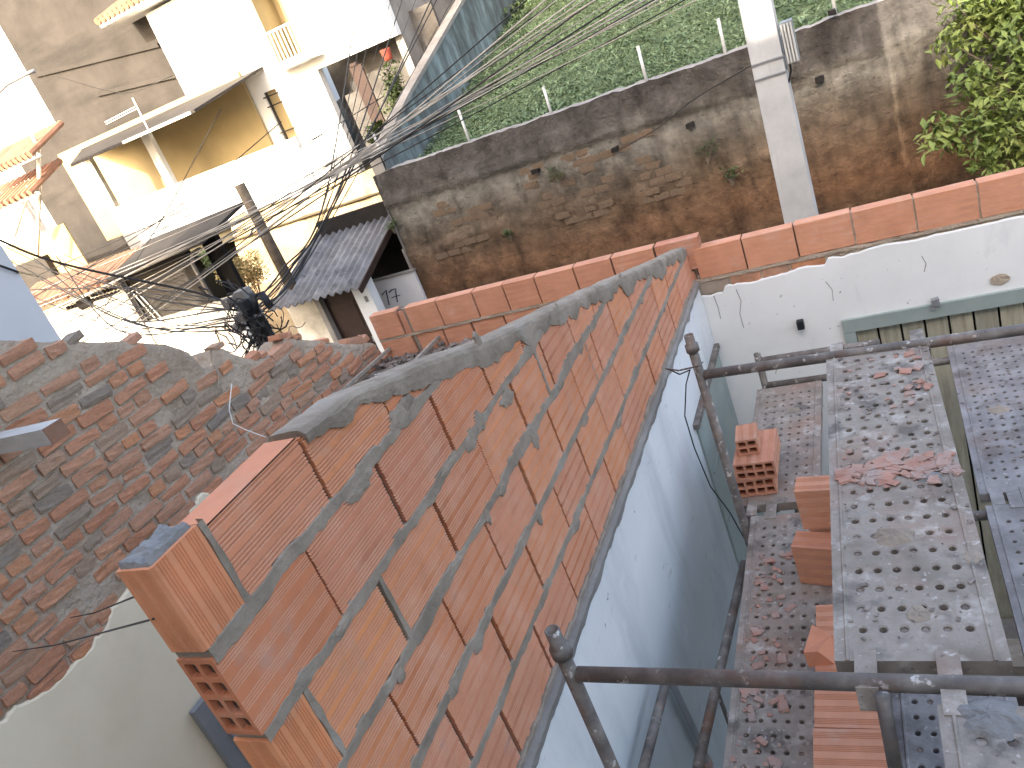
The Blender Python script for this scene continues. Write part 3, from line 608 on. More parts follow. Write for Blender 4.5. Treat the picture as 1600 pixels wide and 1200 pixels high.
for (p, z, st_) in ((NP, -.72, st1), (FP, -.665, st2)):       # welded collars
    mb = MB(); mb.tube([(p.x, p.y, z - .016), (p.x, p.y, z + .016)], .029, 12); mb.build('collar', M['tube'], st_, smooth=True)
tube((.33, 1.42, GROUND), (.33, 1.42, -1.42), name='standard'); tube((.33, 1.42, -1.645), (2.3, 1.36, -1.645), name='ledger'); tube((.33, 1.42, -1.47), (1.0, 1.40, -1.47), name='ledger')
tube((.33, .05, -1.645), (2.3, -.02, -1.645), name='ledger'); tube((.24, -1.60, -1.66), (2.3, -1.66, -1.66), name='ledger')
# diagonal braces
tube(tuple(at(1163, 880, x=.30)), tuple(at(1090, 1200, x=.22)), .020, 'brace')
tube(tuple(at(1040, 1068, x=.10)), tuple(at(1003, 1210, x=.08)), .019, 'brace')
a = at(1120, 1078, x=.18); b = at(1150, 1160, x=.18)
MB().obox((a + b) / 2, (b - a) / 2 * 1.4, Vector((.004, 0, 0)), Vector((0, .014, .008))).build('flat_brace', M['tube'], scaf)
a = at(1052, 1072, x=.05); b = at(1098, 1170, x=.05)
MB().obox((a + b) / 2, (b - a) / 2 * 1.3, Vector((.004, 0, 0)), Vector((0, .022, .012))).build('flat_brace', M['greydoor'], scaf)
tube(tuple(at(1378, 1085, y=-1.66)), tuple(at(1402, 1215, y=-1.72)), .016, 'brace')
def platform(name, x0, x1, y0, y1, z, cols, pitch, label, m, rr=.0125, skew=0., hooks=(), seed=1, plug=.25):
    t = thing(name, ((x0 + x1) / 2, (y0 + y1) / 2, z), label, 'platform', 'perforated scaffold platforms')
    R_ = random.Random(seed); mb = MB(); pl = MB(); W = x1 - x0; edge = W * .12; L = y1 - y0
    rows = int((L - .10) / pitch); my = (L - rows * pitch) / 2; cw = (W - 2 * edge) / cols
    X = lambda a, b: x0 + a + skew * b
    def sheet(a0, a1, b0, b1, dz=0): mb.add([(X(a0, b0), y0 + b0, z + dz), (X(a1, b0), y0 + b0, z + dz), (X(a1, b1), y0 + b1, z + dz), (X(a0, b1), y0 + b1, z + dz)], [(0, 1, 2, 3)])
    for (a0, a1, dz) in ((0, edge * .55, 0), (edge * .62, edge * .74, .004), (edge * .8, edge, 0), (W - edge, W - edge * .8, 0), (W - edge * .74, W - edge * .62, .004), (W - edge * .55, W, 0)): sheet(a0, a1, 0, L, dz)
    for s_ in (0, 1):     # bevels of the folded ribs
        for (a0, z0_, a1, z1_) in ((edge * .55, 0, edge * .62, .004), (edge * .74, .004, edge * .8, 0)):
            if s_: a0, a1 = W - a0, W - a1
            mb.add([(X(a0, 0), y0, z + z0_), (X(a1, 0), y0, z + z1_), (X(a1, L), y1, z + z1_), (X(a0, L), y1, z + z0_)], [(0, 1, 2, 3)])
    sheet(edge, W - edge, 0, my); sheet(edge, W - edge, L - my, L)
    for j in range(rows):
        for i in range(cols):
            a0 = edge + i * cw; b0 = my + j * pitch; ca, cb_ = a0 + cw / 2, b0 + pitch / 2
            ou = [(a0, b0), (ca, b0), (a0 + cw, b0), (a0 + cw, cb_), (a0 + cw, b0 + pitch), (ca, b0 + pitch), (a0, b0 + pitch), (a0, cb_)]
            an = [math.radians(q) for q in (225, 270, 315, 0, 45, 90, 135, 180)]
            r_ = rr * .82 * R_.uniform(.9, 1.08)
            rim = [(ca + r_ * 1.35 * math.cos(q), cb_ + r_ * 1.6 * math.sin(q)) for q in an]; inn = [(ca + r_ * math.cos(q), cb_ + r_ * math.sin(q)) for q in an]
            vs = [(X(a, b), y0 + b, z) for a, b in ou] + [(X(a, b), y0 + b, z + .0005) for a, b in rim] + [(X(a, b), y0 + b, z - .002) for a, b in inn] + [(X(a, b), y0 + b, z - .032) for a, b in inn]
            mb.add(vs, [(r * 8 + k, r * 8 + (k + 1) % 8, (r + 1) * 8 + (k + 1) % 8, (r + 1) * 8 + k) for r in range(3) for k in range(8)])
            if R_.random() < plug: pl.add([(X(a, b), y0 + b, z - R_.uniform(.004, .008)) for a, b in inn], [tuple(range(8))])
    dk = mb.build('deck', m, t)
    pl.build('packed_dirt', M['debris'], dk)['kind'] = 'stuff'
    sk = MB()
    for (a0, a1, b0, b1) in ((0, .003, 0, L), (W - .003, W, 0, L), (.003, W - .003, 0, .003), (.003, W - .003, L - .003, L)):
        sk.add([(X(a, b), y0 + b, zz) for zz in (z - .045, z - .0005) for (a, b) in ((a0, b0), (a1, b0), (a1, b1), (a0, b1))], [(0, 1, 2, 3), (4, 5, 6, 7), (0, 1, 5, 4), (1, 2, 6, 5), (2, 3, 7, 6), (3, 0, 4, 7)])
    fe = sk.build('folded_edge', m, t)
    for (hx, end) in hooks:
        s_ = -1 if end == 0 else 1; yy = y0 if end == 0 else y1; o = MB()
        pts = [(-.03, .002), (.045, .006), (.080, .0), (.092, -.055)]
        for (u0, v0), (u1, v1) in zip(pts, pts[1:]):
            o.add([(hx + dx, yy + s_ * u, z + .002 + v + dt) for dt in (0, -.005) for (u, v) in ((u0, v0), (u1, v1)) for dx in (-.024, .024)], [(0, 1, 3, 2), (4, 5, 7, 6), (0, 1, 5, 4), (2, 3, 7, 6), (0, 2, 6, 4), (1, 3, 7, 5)])
        o.build('hook', m, fe)
    return t
platform('scaffold_platform', .862, 1.222, -1.56, .035, UP, 6, .070, 'uppermost dirty perforated steel platform strewn with brick chips', M['plank'], skew=-.014, hooks=((.93, 0), (1.10, 0), (.88, 1), (1.17, 1)), seed=3)
platform('scaffold_platform', .30, .665, .16, 1.30, LO, 6, .062, 'lower perforated platform in the far corner, carrying the small stack of bricks', M['plank'], rr=.010, hooks=((.36, 0), (.6, 0)), seed=4, plug=.45)
platform('scaffold_platform', .375, .735, -1.60, .075, LO, 6, .062, 'lower perforated platform with pinkish dust along the blue wall', M['plank'], rr=.011, hooks=((.45, 1), (.66, 1)), seed=5, skew=-.01)
platform('scaffold_platform', .90, 1.26, -1.60, .05, LO - .02, 6, .062, 'lower dark perforated platform half hidden beneath the uppermost platform', M['plankb'], rr=.012, seed=6, plug=.1)
platform('scaffold_platform', 1.30, 1.70, .10, 1.47, LO, 7, .058, 'far right blue grey perforated platform cut by the picture edge', M['plankb'], rr=.010, hooks=((1.36, 0), (1.47, 0)), seed=8, plug=.2, skew=.02)
platform('scaffold_platform', 1.31, 1.67, -1.5, .02, LO, 6, .062, 'right hand platform next to the tube in the lower right gap', M['plankb'], rr=.010, seed=9, hooks=((1.42, 1),))
platform('scaffold_platform', 1.065, 1.425, -2.6, -1.675, UP - .005, 5, .075, 'near platform with dried mortar at the lower right picture corner', M['plank'], rr=.013, seed=10, hooks=((1.10, 1), (1.30, 1)), plug=.6)
# dried mortar splashes
def splat(c, rx, ry, h, seed, label, m='mortar'):
    mb = MB(); n = 22; rg = 4; vs = []
    for r in range(rg + 1):
        f = 1 - r / rg
        for i in range(n):
            a = 2 * math.pi * i / n; w = f * (1 + .35 * nz(math.cos(a) * 1.5 + seed, math.sin(a) * 1.5) + .2 * nz(math.cos(a) * 5, math.sin(a) * 5 + seed))
            vs.append((c[0] + rx * w * math.cos(a), c[1] + ry * w * math.sin(a), c[2] + (h * (1 - f ** 2.2) * (1 + .6 * nz(math.cos(a) * f * 5 + seed, math.sin(a) * f * 5)) if r else -.002)))
    mb.add(vs, [(r * n + i, r * n + (i + 1) % n, (r + 1) * n + (i + 1) % n, (r + 1) * n + i) for r in range(rg) for i in range(n)])
    return tag(mb.build('mortar_splash', M[m]), label, 'mortar', 'mortar splashes on the platforms')
c = at(1395, 838, z=UP); splat(c, .055, .045, .012, 1.2, 'dried mortar lump in the middle of the uppermost platform')
c = at(1435, 960, z=UP); splat(c, .03, .035, .006, 4.2, 'small thin mortar stain near the front of the uppermost platform')
c = at(1545, 1120, z=UP - .005); splat(c, .065, .05, .012, 7.7, 'cracked mortar slab on the near platform at the picture corner', 'mortar_wet')
c = at(1450, 745, z=UP); splat(c, .045, .03, .006, 9.1, 'pale mortar smear beside the brick chips on the uppermost platform', 'mortar_wet')
for (u, v, zz, rx, ry, lb_) in ((1330, 700, UP, .03, .02, 'small mortar drip at the left edge of the uppermost platform'), (1520, 870, UP, .025, .03, 'small dark mortar drip at the right edge of the uppermost platform'), (1240, 640, LO, .04, .03, 'pale mortar drips on the far corner platform'), (1560, 640, LO, .05, .04, 'thin mortar smear on the far right platform'), (1215, 930, LO, .03, .03, 'mortar drip on the pinkish lower platform')):
    splat(at(u, v, z=zz), rx, ry, .005, u * .13, lb_)
# loose chips
def chips(name, n, fn, smin, smax, label, m, seed):
    R_ = random.Random(seed); mb = MB()
    for i in range(n):
        x, y, z = fn(R_); s = R_.uniform(smin, smax) * (R_.random() ** 2 * 1.6 + .3); q = Matrix.Rotation(R_.uniform(0, 6.3), 3, 'Z') @ Matrix.Rotation(R_.uniform(-.25, .25), 3, 'X')
        h = min(s * .3, .006); k = [Vector((a * s * R_.uniform(.5, 1.3), b * s * R_.uniform(.3, .9), cc * h)) for cc in (0, 1) for (a, b) in ((-1, -1), (1, -1), (1, 1), (-1, 1))]
        mb.add([Vector((x, y, z)) + q @ v for v in k], [(0, 3, 2, 1), (4, 5, 6, 7), (0, 1, 5, 4), (1, 2, 6, 5), (2, 3, 7, 6), (3, 0, 4, 7)])
    return tag(mb.build(name, m), label, 'brick chips', kind='stuff')
YC = at(1400, 735, z=UP).y
chips('brick_chips', 190, lambda R_: (R_.uniform(.88, 1.20), YC + R_.gauss(0, .035), UP + .003), .005, .022, 'broken brick chips strewn in a band across the uppermost platform', M['rubble'], 1)
chips('brick_chips', 34, lambda R_: (R_.choice((R_.uniform(.86, 1.2), R_.uniform(1.08, 1.2))), R_.uniform(-.45, -.05), UP + .003), .005, .018, 'scattered brick flakes at the far end of the uppermost platform', M['rubble'], 2)
chips('brick_chips', 170, lambda R_: (R_.uniform(.40, .56), R_.uniform(-1.5, -.2), LO + .003), .004, .017, 'pinkish brick flakes along the lower platform beside the wall', M['rubble'], 3)
chips('mortar_crumbs', 300, lambda R_: (R_.uniform(.87, 1.21), R_.uniform(-1.5, 0), UP + .002), .002, .006, 'pale mortar crumbs on the uppermost platform', M['debris'], 4)
chips('mortar_crumbs', 160, lambda R_: (R_.uniform(1.31, 1.68), R_.uniform(.12, 1.4), LO + .002), .002, .006, 'pale mortar crumbs on the far right platform', M['debris'], 5)
# stacks of hollow bricks
b8 = hollow_brick_mesh(.29, .19, .095, 4, 2, 'brick_flat8', M['clay_pink'], depth=.14)
b4 = hollow_brick_mesh(.15, .10, .085, 2, 2, 'brick_half', M['clay_pink'], depth=.07)
def putbrick(me, loc, rz, label, group, rx=0, ry=0):
    o = tag(inst('hollow_brick', me), label, 'brick', group); o.location = loc; o.rotation_euler = (rx, ry, rz); return o
G1 = 'bricks stacked on the lower platform'
putbrick(b8, (.475, .235, LO + .004), math.radians(3), 'bottom brick of the small stack, its holes facing the viewer', G1)
putbrick(b8, (.495, .225, LO + .101), math.radians(0), 'middle brick of the small stack, eight holes facing the viewer', G1)
putbrick(b4, (.43, .30, LO + .198), math.radians(4), 'half brick on top of the small stack, four holes showing', G1)
bp_ = hollow_brick_mesh(.29, .09, .19, 2, 4, 'brick_plain', M['clay'], depth=.03)
bq = hollow_brick_mesh(.29, .19, .09, 4, 2, 'brick_lying', M['clay_pink'], depth=.03)
G2 = 'bricks piled beside the uppermost platform'
bs = hollow_brick_mesh(.29, .10, .19, 2, 4, 'brick_on_edge', M['clay_pink'], depth=.03)
for (x, y, z, rz, lb_) in ((.955, -.20, LO + .004, 90, 'lower brick on edge in the pile left of the uppermost platform'), (.94, -.22, LO + .197, 86, 'upper brick on edge in the pile left of the uppermost platform'),
        (.90, -.36, LO + .004, 78, 'brick leaning in front of the pile left of the uppermost platform')):
    putbrick(bs, (x, y, z), math.radians(rz), lb_, G2)
bk = hollow_brick_mesh(.21, .19, .09, 4, 2, 'brick_short', M['clay_pink'], depth=.03)
for (y, z, lb_) in ((-.62, .005, 'ribbed brick lying flat under the broken shard'), (-.82, .005, 'second ribbed brick behind the near tube')):
    putbrick(bk, (.885, y, LO + z), math.radians(91), lb_, G2)
G3 = 'bricks laid under the near tube'
for i, (y, z, lb_) in enumerate(((-.99, .02, 'ribbed brick directly below the near tube'), (-1.19, .03, 'nearest ribbed brick at the bottom picture edge'), (-1.40, .03, 'ribbed brick cut by the bottom picture edge'))):
    putbrick(bk, (.888, y, LO + z), math.radians(90.5 + i), lb_, G3)
# broken brick shard
c = at(1282, 1012, z=LO + .12)
mb = MB(); mb.add([c + Vector(v) for v in ((-.045, -.06, -.03), (.045, -.05, -.03), (.05, .04, -.03), (-.03, .06, -.03), (-.05, -.05, .03), (.0, -.06, .045), (.04, .03, .03), (-.02, .06, .05))], [(0, 3, 2, 1), (4, 5, 6, 7), (0, 1, 5, 4), (1, 2, 6, 5), (2, 3, 7, 6), (3, 0, 4, 7)])
tag(mb.build('brick_shard', M['clay']), 'broken triangular brick shard lying on the lower platform', 'brick')
# black wire looped from the far scaffold post down the wall
pts = [at(1045, 577, x=.05), at(1062, 585, x=.15), at(1078, 578, x=.28), at(1072, 600, x=.12), at(1070, 650, x=.06), at(1085, 700, x=.05), at(1110, 760, x=.05), at(1140, 800, x=.08), at(1168, 850, x=.2)]
tag(MB().tube(pts, .0035, 6).build('loose_wire', M['cable'], smooth=True), 'thin black wire hanging from the far scaffold post down the wall', 'wire')
tag(MB().tube([at(1040, 576, x=.05), at(1060, 579, x=.2), at(1092, 572, x=.36), at(1098, 566, x=.37)], .004, 6).build('tie_wire', M['tube']), 'twisted tie wire knotted round the far scaffold post', 'wire')
# timbers stored on the floor, seen through the gap
for i in range(7):
    y = .6 - i * .32; tag(MB().box(1.1, 2.1, y - .10, y + .10, -3.1 + .02 * (i % 2), -3.03 + .02 * (i % 2), .004).build('stored_board', M['darkwood'] if i % 2 else M['wood']), ['first', 'second', 'third', 'fourth', 'fifth', 'sixth', 'nearest'][i] + ' stored board counted from the street wall, below the platform gap', 'board', 'boards stored below the platforms')
struct('', MB().box(.02, 4.3, -3.6, 1.79, GROUND + .002, GROUND + .05).build('room_floor', M['grime']))
MB_ = MB().box(4.3, 4.45, -3.6, 1.95, GROUND, -1.1).build('side_wall', M['white']); tag(MB_, 'white side wall closing the right hand room beyond the picture edge', 'wall')
exec_far = True
# ================================================================== STREET SIDE: retaining wall, slope, plants
ret = thing('retaining_wall', (-1, 8.5, GROUND), 'tall stained retaining wall across the street, grey above and bare brown earth below', 'wall')
def rdisp(x, z): return 8.5 - .05 * nz(x * .9, z * .9, 2) - .035 * nz(x * 3, z * 3, 5) - .018 * nz(x * 9, z * 9, 7) - (.05 if z > -1.02 - .04 * nz(x * 2, 3) else 0) - (.04 if z < -1.8 + .25 * nz(x * .8, 9) else 0) * 1
xs = [-6.15 + i * .06 for i in range(255)]; zs = [GROUND + (3.55) * j / 60 for j in range(61)]
mb = MB(); mb.sheet(lambda u, v: (u, rdisp(u, v), v + (.04 * nz(u * 2.2, 4) + .02 * nz(u * 9, 4) if v > -.5 else 0)), xs, zs)
mb.build('wall_face', M['retain'], ret, smooth=True)
mb = MB(); mb.sheet(lambda u, k: (u, [rdisp(u, -.45), 8.6, 8.78, 8.8][k], -.45 + .04 * nz(u * 2.2, 4) + .02 * nz(u * 9, 4) + (-.1 if k == 3 else .01 * nz(u * 6, k * 3))), xs, [0, 1, 2, 3]); mb.build('coping', M['grime'], ret)
mb = MB(); mb.sheet(lambda u, v: (-6.15, u, v), [8.42, 8.8], [GROUND, -.46]); mb.build('wall_end', M['grime'], ret)
# rough masonry blocks that show where the render has fallen off
R2 = random.Random(5)
for i in range(120):
    row = R2.randrange(0, 9); z = -1.12 - row * .115; x = -5.2 + R2.random() * 4.3 - row * .05
    if nz(x * .8, z * 1.2, 33) < -.05: continue
    x = round(x / .24) * .24 + (.12 if row % 2 else 0); y = rdisp(x, z)
    o = inst('brick', var[i % 8], ret); o.location = (x, y + .026, z); o.scale = (.23, .07, .10); o.rotation_euler = (0, R2.uniform(-.05, .05), R2.uniform(-.05, .05)); o.matrix_parent_inverse = ret.matrix_basis.inverted()
    o.material_slots[0].link = 'OBJECT'; o.material_slots[0].material = M['mudbrick']
for (u, v) in ((960, 234), (1078, 196), (1280, 124), (836, 268), (1300, 20)):
    c = at(u, v, y=8.40); MB().box(c.x - .05, c.x + .05, c.y - .02, c.y + .1, c.z - .03, c.z + .03, .01).build('vent_hole', M['dark'], ret)
names = ['leftmost pale fence post, beside the teal wall', 'second pale fence post from the teal wall', 'third pale fence post from the teal wall', 'fourth pale fence post from the teal wall', 'pale fence post left of the concrete pole', 'pale fence post right of the concrete pole']
for (x, z1), lb_ in zip(((-5.93, .15), (-4.36, .05), (-2.95, -.08), (-1.48, .0), (-.38, -.02), (1.0, .1)), names):
    pt = thing('fence_post', (x, 8.6, -.46), lb_, 'post', 'fence posts on the retaining wall')
    MB().tube([(x, 8.6, -.48), (x + .01, 8.6, z1)], .022, 8).build('post', M['whitepole'], pt, smooth=True)
    MB().tube([(x + .01, 8.6, z1), (x + .01, 8.6, z1 + .02)], .027, 8).build('cap', M['whitepole'], pt)
def leaves(name, mt, pts, smin, smax, seed, parent=None, droop=.5, wid=.42):
    R_ = random.Random(seed); V_ = []; F_ = []
    for c in pts:
        s = R_.uniform(smin, smax); a = R_.uniform(0, 6.283); e = R_.uniform(-droop, .9)
        d = Vector((math.cos(a) * math.cos(e), math.sin(a) * math.cos(e), math.sin(e))); sd = d.cross(Vector((R_.uniform(-.4, .4), R_.uniform(-.4, .4), 1))).normalized(); n = sd.cross(d)
        o = len(V_); w = s * wid * .5
        V_ += [c, c + d * s * .5 + sd * w + n * s * .06, c + d * s - n * s * .10, c + d * s * .5 - sd * w + n * s * .06, c + d * s * .5 - n * s * .02]
        F_ += [(o, o + 4, o + 1), (o + 1, o + 4, o + 2), (o + 2, o + 4, o + 3), (o + 3, o + 4, o)]
    mb = MB(); mb.v = [tuple(q) for q in V_]; mb.f = F_
    return mb.build(name, mt, parent, fix=False)
R3 = random.Random(11); pts = []
while len(pts) < 95000:
    y = 8.75 + (R3.random() ** 1.6) * 19; x = R3.uniform(-5.85, 7)
    if R3.random() < .22 + .3 * nz(x * 1.1, y * 1.1, 3): continue
    pts.append(Vector((x, y, terr(x, y) + R3.uniform(0, .10 + .16 * max(0, nz(x * .8, y * .8, 6))))))
for k in range(150):
    cx_, cy_ = R3.uniform(-5.6, 5), 8.9 + R3.random() ** 1.5 * 12; hh = R3.uniform(.08, .30)
    for q in range(26): pts.append(Vector((cx_ + R3.gauss(0, .13), cy_ + R3.gauss(0, .13), terr(cx_, cy_) + R3.uniform(.03, hh))))
tag(leaves('grass', M['grassl'], pts, .03, .115, 12, droop=.1, wid=.36), 'low green weeds and grass covering the slope above the retaining wall', 'grass', kind='stuff')
def clump(name, label, c, rad, n, smin, smax, mt, seed, cat='plant', stem=True, droop=.6, group=None, flat=1.):
    t = thing(name, (c[0], c[1], c[2] - rad[2]), label, cat, group); R_ = random.Random(seed); P_ = []; lobes = []
    for i in range(14):
        q = Vector((R_.gauss(0, 1), R_.gauss(0, 1), R_.gauss(0, 1))).normalized() * R_.uniform(.2, .75)
        lobes.append((q, R_.uniform(.25, .48)))
    while len(P_) < n:
        q, r = R_.choice(lobes); d = Vector((R_.gauss(0, 1), R_.gauss(0, 1), R_.gauss(0, 1))).normalized() * r * (R_.random() ** .4)
        k = q + d; P_.append(Vector((c[0] + k.x * rad[0], c[1] + k.y * rad[1], c[2] + k.z * rad[2])))
    leaves('foliage', mt, P_, smin, smax, seed + 1, t, droop)
    if stem:
        b = MB(); base = Vector((c[0], c[1], c[2] - rad[2] * 1.1))
        for q, r in lobes[:7]: b.tube([base, base + Vector((q.x * rad[0] * .4, q.y * rad[1] * .4, rad[2] * .6)), Vector((c[0] + q.x * rad[0], c[1] + q.y * rad[1], c[2] + q.z * rad[2]))], .012 * max(1, rad[2]), 5, r1=.004)
        b.build('stems', M['trunk'], t)
    return t
c = at(900, 25, d=19); clump('shrub', 'dense olive shrub climbing beside the top of the teal wall', (c.x, c.y, c.z), (2.3, 2.0, 1.5), 5200, .10, .24, M['vine'], 21, 'shrub')
c = at(1000, 20, d=20); clump('shrub', 'dark shrub on the grass behind the bundle of cables', (c.x, c.y, c.z - .3), (2.6, 1.6, 1.0), 3000, .10, .24, M['vine'], 25, 'shrub')
for i, (u, v, r, lb_) in enumerate(((1140, 268, .17, 'green weed growing from the wall just left of the concrete pole'), (1100, 232, .19, 'larger green weed growing from the brown wall'), (868, 268, .15, 'soft green weed tuft high on the grey wall'), (795, 365, .10, 'tiny green weed low on the retaining wall'), (612, 352, .12, 'weed at the edge of the corrugated roof'))):
    c = at(u, v, y=8.36); clump('wall_weed', lb_, (c.x, c.y, c.z), (r * 1.25, r * .6, r * 1.1), 150, .025, .07, M['vine'], 31 + i, 'weed', group='weeds on the retaining wall')
c = at(1420, 290, y=2.6); 
# teal mossy wall climbing the slope
teal = thing('teal_wall', (-5.9, 12, -1), 'mossy teal stained wall climbing the slope beside the weeds', 'wall')
TE = [(8.55, -.20), (8.75, -.10), (10.2, .47), (13.75, 1.65), (18, 3.0), (24, 4.6)]
def tt(y):
    for (a, b), (c, d) in zip(TE, TE[1:]):
        if y <= c: return b + (d - b) * (y - a) / (c - a)
    return TE[-1][1]
mb = MB(); mb.sheet(lambda u, k: (-5.9 + .02 * nz(u, k), u, -1.4 + (tt(u) + 1.4) * k / 6), [8.55 + i * .15 for i in range(100)], list(range(7))); mb.build('wall_face', M['teal'], teal)
mb = MB(); mb.sheet(lambda u, k: (-5.88 - .22 * k, u, tt(u) + .05 * (0 if k else 1) * 0 + .04), [8.5 + i * .15 for i in range(100)], [0, 1]); mb.sheet(lambda u, k: (-5.88, u, tt(u) + .04 - .08 * k), [8.5 + i * .15 for i in range(100)], [0, 1]); mb.build('coping', M['grime'], teal)
MB().box(-6.14, -5.92, 8.5, 8.52, GROUND, -.22).build('wall_end', M['grime'], teal)
mb = MB(); mb.sheet(lambda u, k: (-6.12, u, -1.4 + (tt(u) + 1.4) * k), [8.55 + i * .5 for i in range(30)], [0, 1]); mb.build('back_face', M['grime'], teal)
# tree at the right edge
tr = thing('tree', (3.3, 6.6, GROUND), 'leafy yellow green tree at the upper right picture edge', 'tree')
c0 = at(1590, 130, d=8.6)
MB().tube([(c0.x + .5, c0.y, GROUND), (c0.x + .42, c0.y + .05, -3.0), (c0.x + .2, c0.y, -2.2), (c0.x + .1, c0.y, c0.z + .4)], .11, 8, r1=.03).build('trunk', M['trunk'], tr, smooth=True)
R4 = random.Random(41); lob = [(at(u, v, d=d_), r) for (u, v, d_, r) in ((1490, 70, 8.7, .22), (1470, 200, 8.6, .20), (1460, 225, 8.5, .14), (1540, 50, 8.8, .36), (1520, 130, 8.5, .27), (1510, 210, 8.4, .24), (1560, 190, 8.3, .34), (1545, 250, 8.3, .22), (1600, 120, 8.5, .5), (1600, 230, 8.2, .38), (1570, 0, 8.9, .42), (1640, 40, 8.9, .6), (1650, 200, 8.6, .6), (1500, 15, 8.9, .22), (1700, 120, 8.8, .7), (1620, -80, 9, .55))]
b = MB()
for q, r in lob: b.tube([Vector((c0.x + .2, c0.y, -2.2)), (q + Vector((c0.x + .2, c0.y, -2.0))) / 2 + Vector((0, 0, .1)), q], .03, 6, r1=.006)
b.build('limbs', M['trunk'], tr)
P_ = []
wts = [r ** 2.2 for q, r in lob]
for i in range(6500):
    q, r = R4.choices(lob, wts)[0]; d = Vector((R4.gauss(0, 1), R4.gauss(0, 1), R4.gauss(0, 1))).normalized() * r * (R4.random() ** .45); P_.append(q + d)
leaves('crown', M['leaf'], P_, .08, .18, 43, tr, droop=1.1, wid=.40)
# ================================================================== CONCRETE POLE
cp = thing('concrete_pole', (.58, 3.1, GROUND), 'pale rectangular concrete utility pole rising behind the front wall', 'pole')
def ring_(z, x0, x1, y0, y1): return [(x0, y0, z), (x1, y0, z), (x1, y0 + .03, z), (x1 - .02, y0 + .05, z), (x1 - .02, y1 - .05, z), (x1, y1 - .03, z), (x1, y1, z), (x0, y1, z), (x0, y1 - .03, z), (x0 + .02, y1 - .05, z), (x0 + .02, y0 + .05, z), (x0, y0 + .03, z)]
MB().loft(ring_(GROUND, .43, .70, 2.98, 3.26), ring_(5.0, .575, .70, 3.02, 3.20)).build('shaft', M['concrete'], cp)
for (v) in (97, 122):
    p_ = at(1196, v, y=2.97); MB().box(.494, .708, 2.986, 2.994, p_.z - .005, p_.z + .005).box(.701, .708, 2.995, 3.22, p_.z - .005, p_.z + .005).build('strap', M['greydoor'], cp)
a = at(1226, 38, y=3.12); b = at(1250, 88, y=3.12)
rk = thing('insulator_rack', (a.x, 3.12, b.z), 'ribbed grey insulator rack clamped to the side of the concrete pole', 'insulator')
MB().box(a.x - .03, a.x + .05, 3.05, 3.19, b.z - .02, a.z + .02).build('housing', M['greydoor'], rk)
for k in range(4): MB().box(a.x - .025 + k * .02, a.x - .014 + k * .02, 3.03, 3.049, b.z - .01, a.z + .01).build('rib', M['whitepole'], rk)
tag(MB().tube([at(1233, 92, y=3.1), at(1236, 110, y=3.1), at(1232, 130, y=3.1)], .008, 6).build('drop_cable', M['cable']), 'short dark cable hanging under the ribbed rack on the pole', 'cable')
# ================================================================== HOUSE WITH NUMBER 17
h17 = thing('number_17_house', (-7.3, 7.6, GROUND), 'low white gatehouse with corrugated roof, dark door and painted number 17', 'house')
YH = 7.5
def wx(u, v, y): return at(u, v, y=y).x
MB().box(-8.25, -7.62, YH, YH + .18, GROUND, -1.80).build('wall', M['brightd'], h17)
MB().box(-7.616, -7.52, YH - .02, YH + .18, GROUND, -1.80, .004).build('door_jamb', M['grime'], h17)
MB().box(-6.82, -6.50, YH, YH + .22, GROUND, -1.80).build('pier', M['white'], h17)
dd = MB().box(-7.52, -6.822, YH + .10, YH + .14, GROUND, -1.80).build('door', M['darkwood'], h17); MB().box(-6.90, -6.86, YH + .07, YH + .098, -2.95, -2.85).build('handle', M['greydoor'], dd)
for z in (-2.4, -3.2): MB().box(-7.45, -6.95, YH + .09, YH + .099, z - .25, z + .25).build('door_panel', M['darkwood'], dd)
MB().box(-6.64, -6.58, YH - .012, YH - .003, -2.22, -2.12).build('meter_box', M['grime'], h17)
npn = MB().box(-7.15, -6.10, 8.36, 8.42, GROUND, -2.15).build('number_panel', M['lavender'], h17)
MB().box(-7.17, -6.08, 8.34, 8.43, -2.148, -2.11).build('panel_coping', M['grime'], npn)
MB().box(-8.2, -6.2, 9.2, 9.3, GROUND, -1.0).build('back_wall', M['dark'], h17)
MB().box(-6.21, -6.17, 8.45, 9.3, GROUND, -1.75).build('side_wall', M['grime'], h17)
def stroke(px):
    P_ = [at(u, v, y=8.353) for u, v in px]; return MB().tube(P_, .011, 5)
s = stroke([(597, 461), (603, 453), (608, 476), (609, 476)]); s.build('digit_one', M['number'], npn)
s = stroke([(608, 457), (612, 453), (618, 451), (619, 460), (621, 472)]); s.build('digit_seven', M['number'], npn)
MB().tube([at(612, 465, y=8.352), at(625, 461, y=8.352)], .008, 5).build('digit_bar', M['number'], npn)
# corrugated roof sheet
A_, B_, C_, D_ = (-8.35, 7.15, -1.86), (-6.42, 7.15, -1.86), (-6.52, 9.35, -1.22), (-8.45, 9.35, -1.22)
mb = MB(); mb.sheet(lambda u, v: (A_[0] + (B_[0] - A_[0]) * u + (C_[0] - B_[0]) * v, A_[1] + (C_[1] - A_[1]) * v, A_[2] + (C_[2] - A_[2]) * v + .028 * math.sin(u * 2 * math.pi * 12) + .01 * nz(u * 5, v * 5)), [i / 144 for i in range(145)], [0, .25, .5, .75, 1])
rf = mb.build('corrugated_roof', M['fibro'], h17, smooth=True); md = rf.modifiers.new('t', 'SOLIDIFY'); md.thickness = .012
MB().obox(((B_[0] + C_[0]) / 2 + .02, 8.25, -1.60), ((C_[0] - B_[0]) / 2, 1.1, .32), (.015, 0, 0), (0, -.02, .05)).build('barge_board', M['darkwood'], h17)
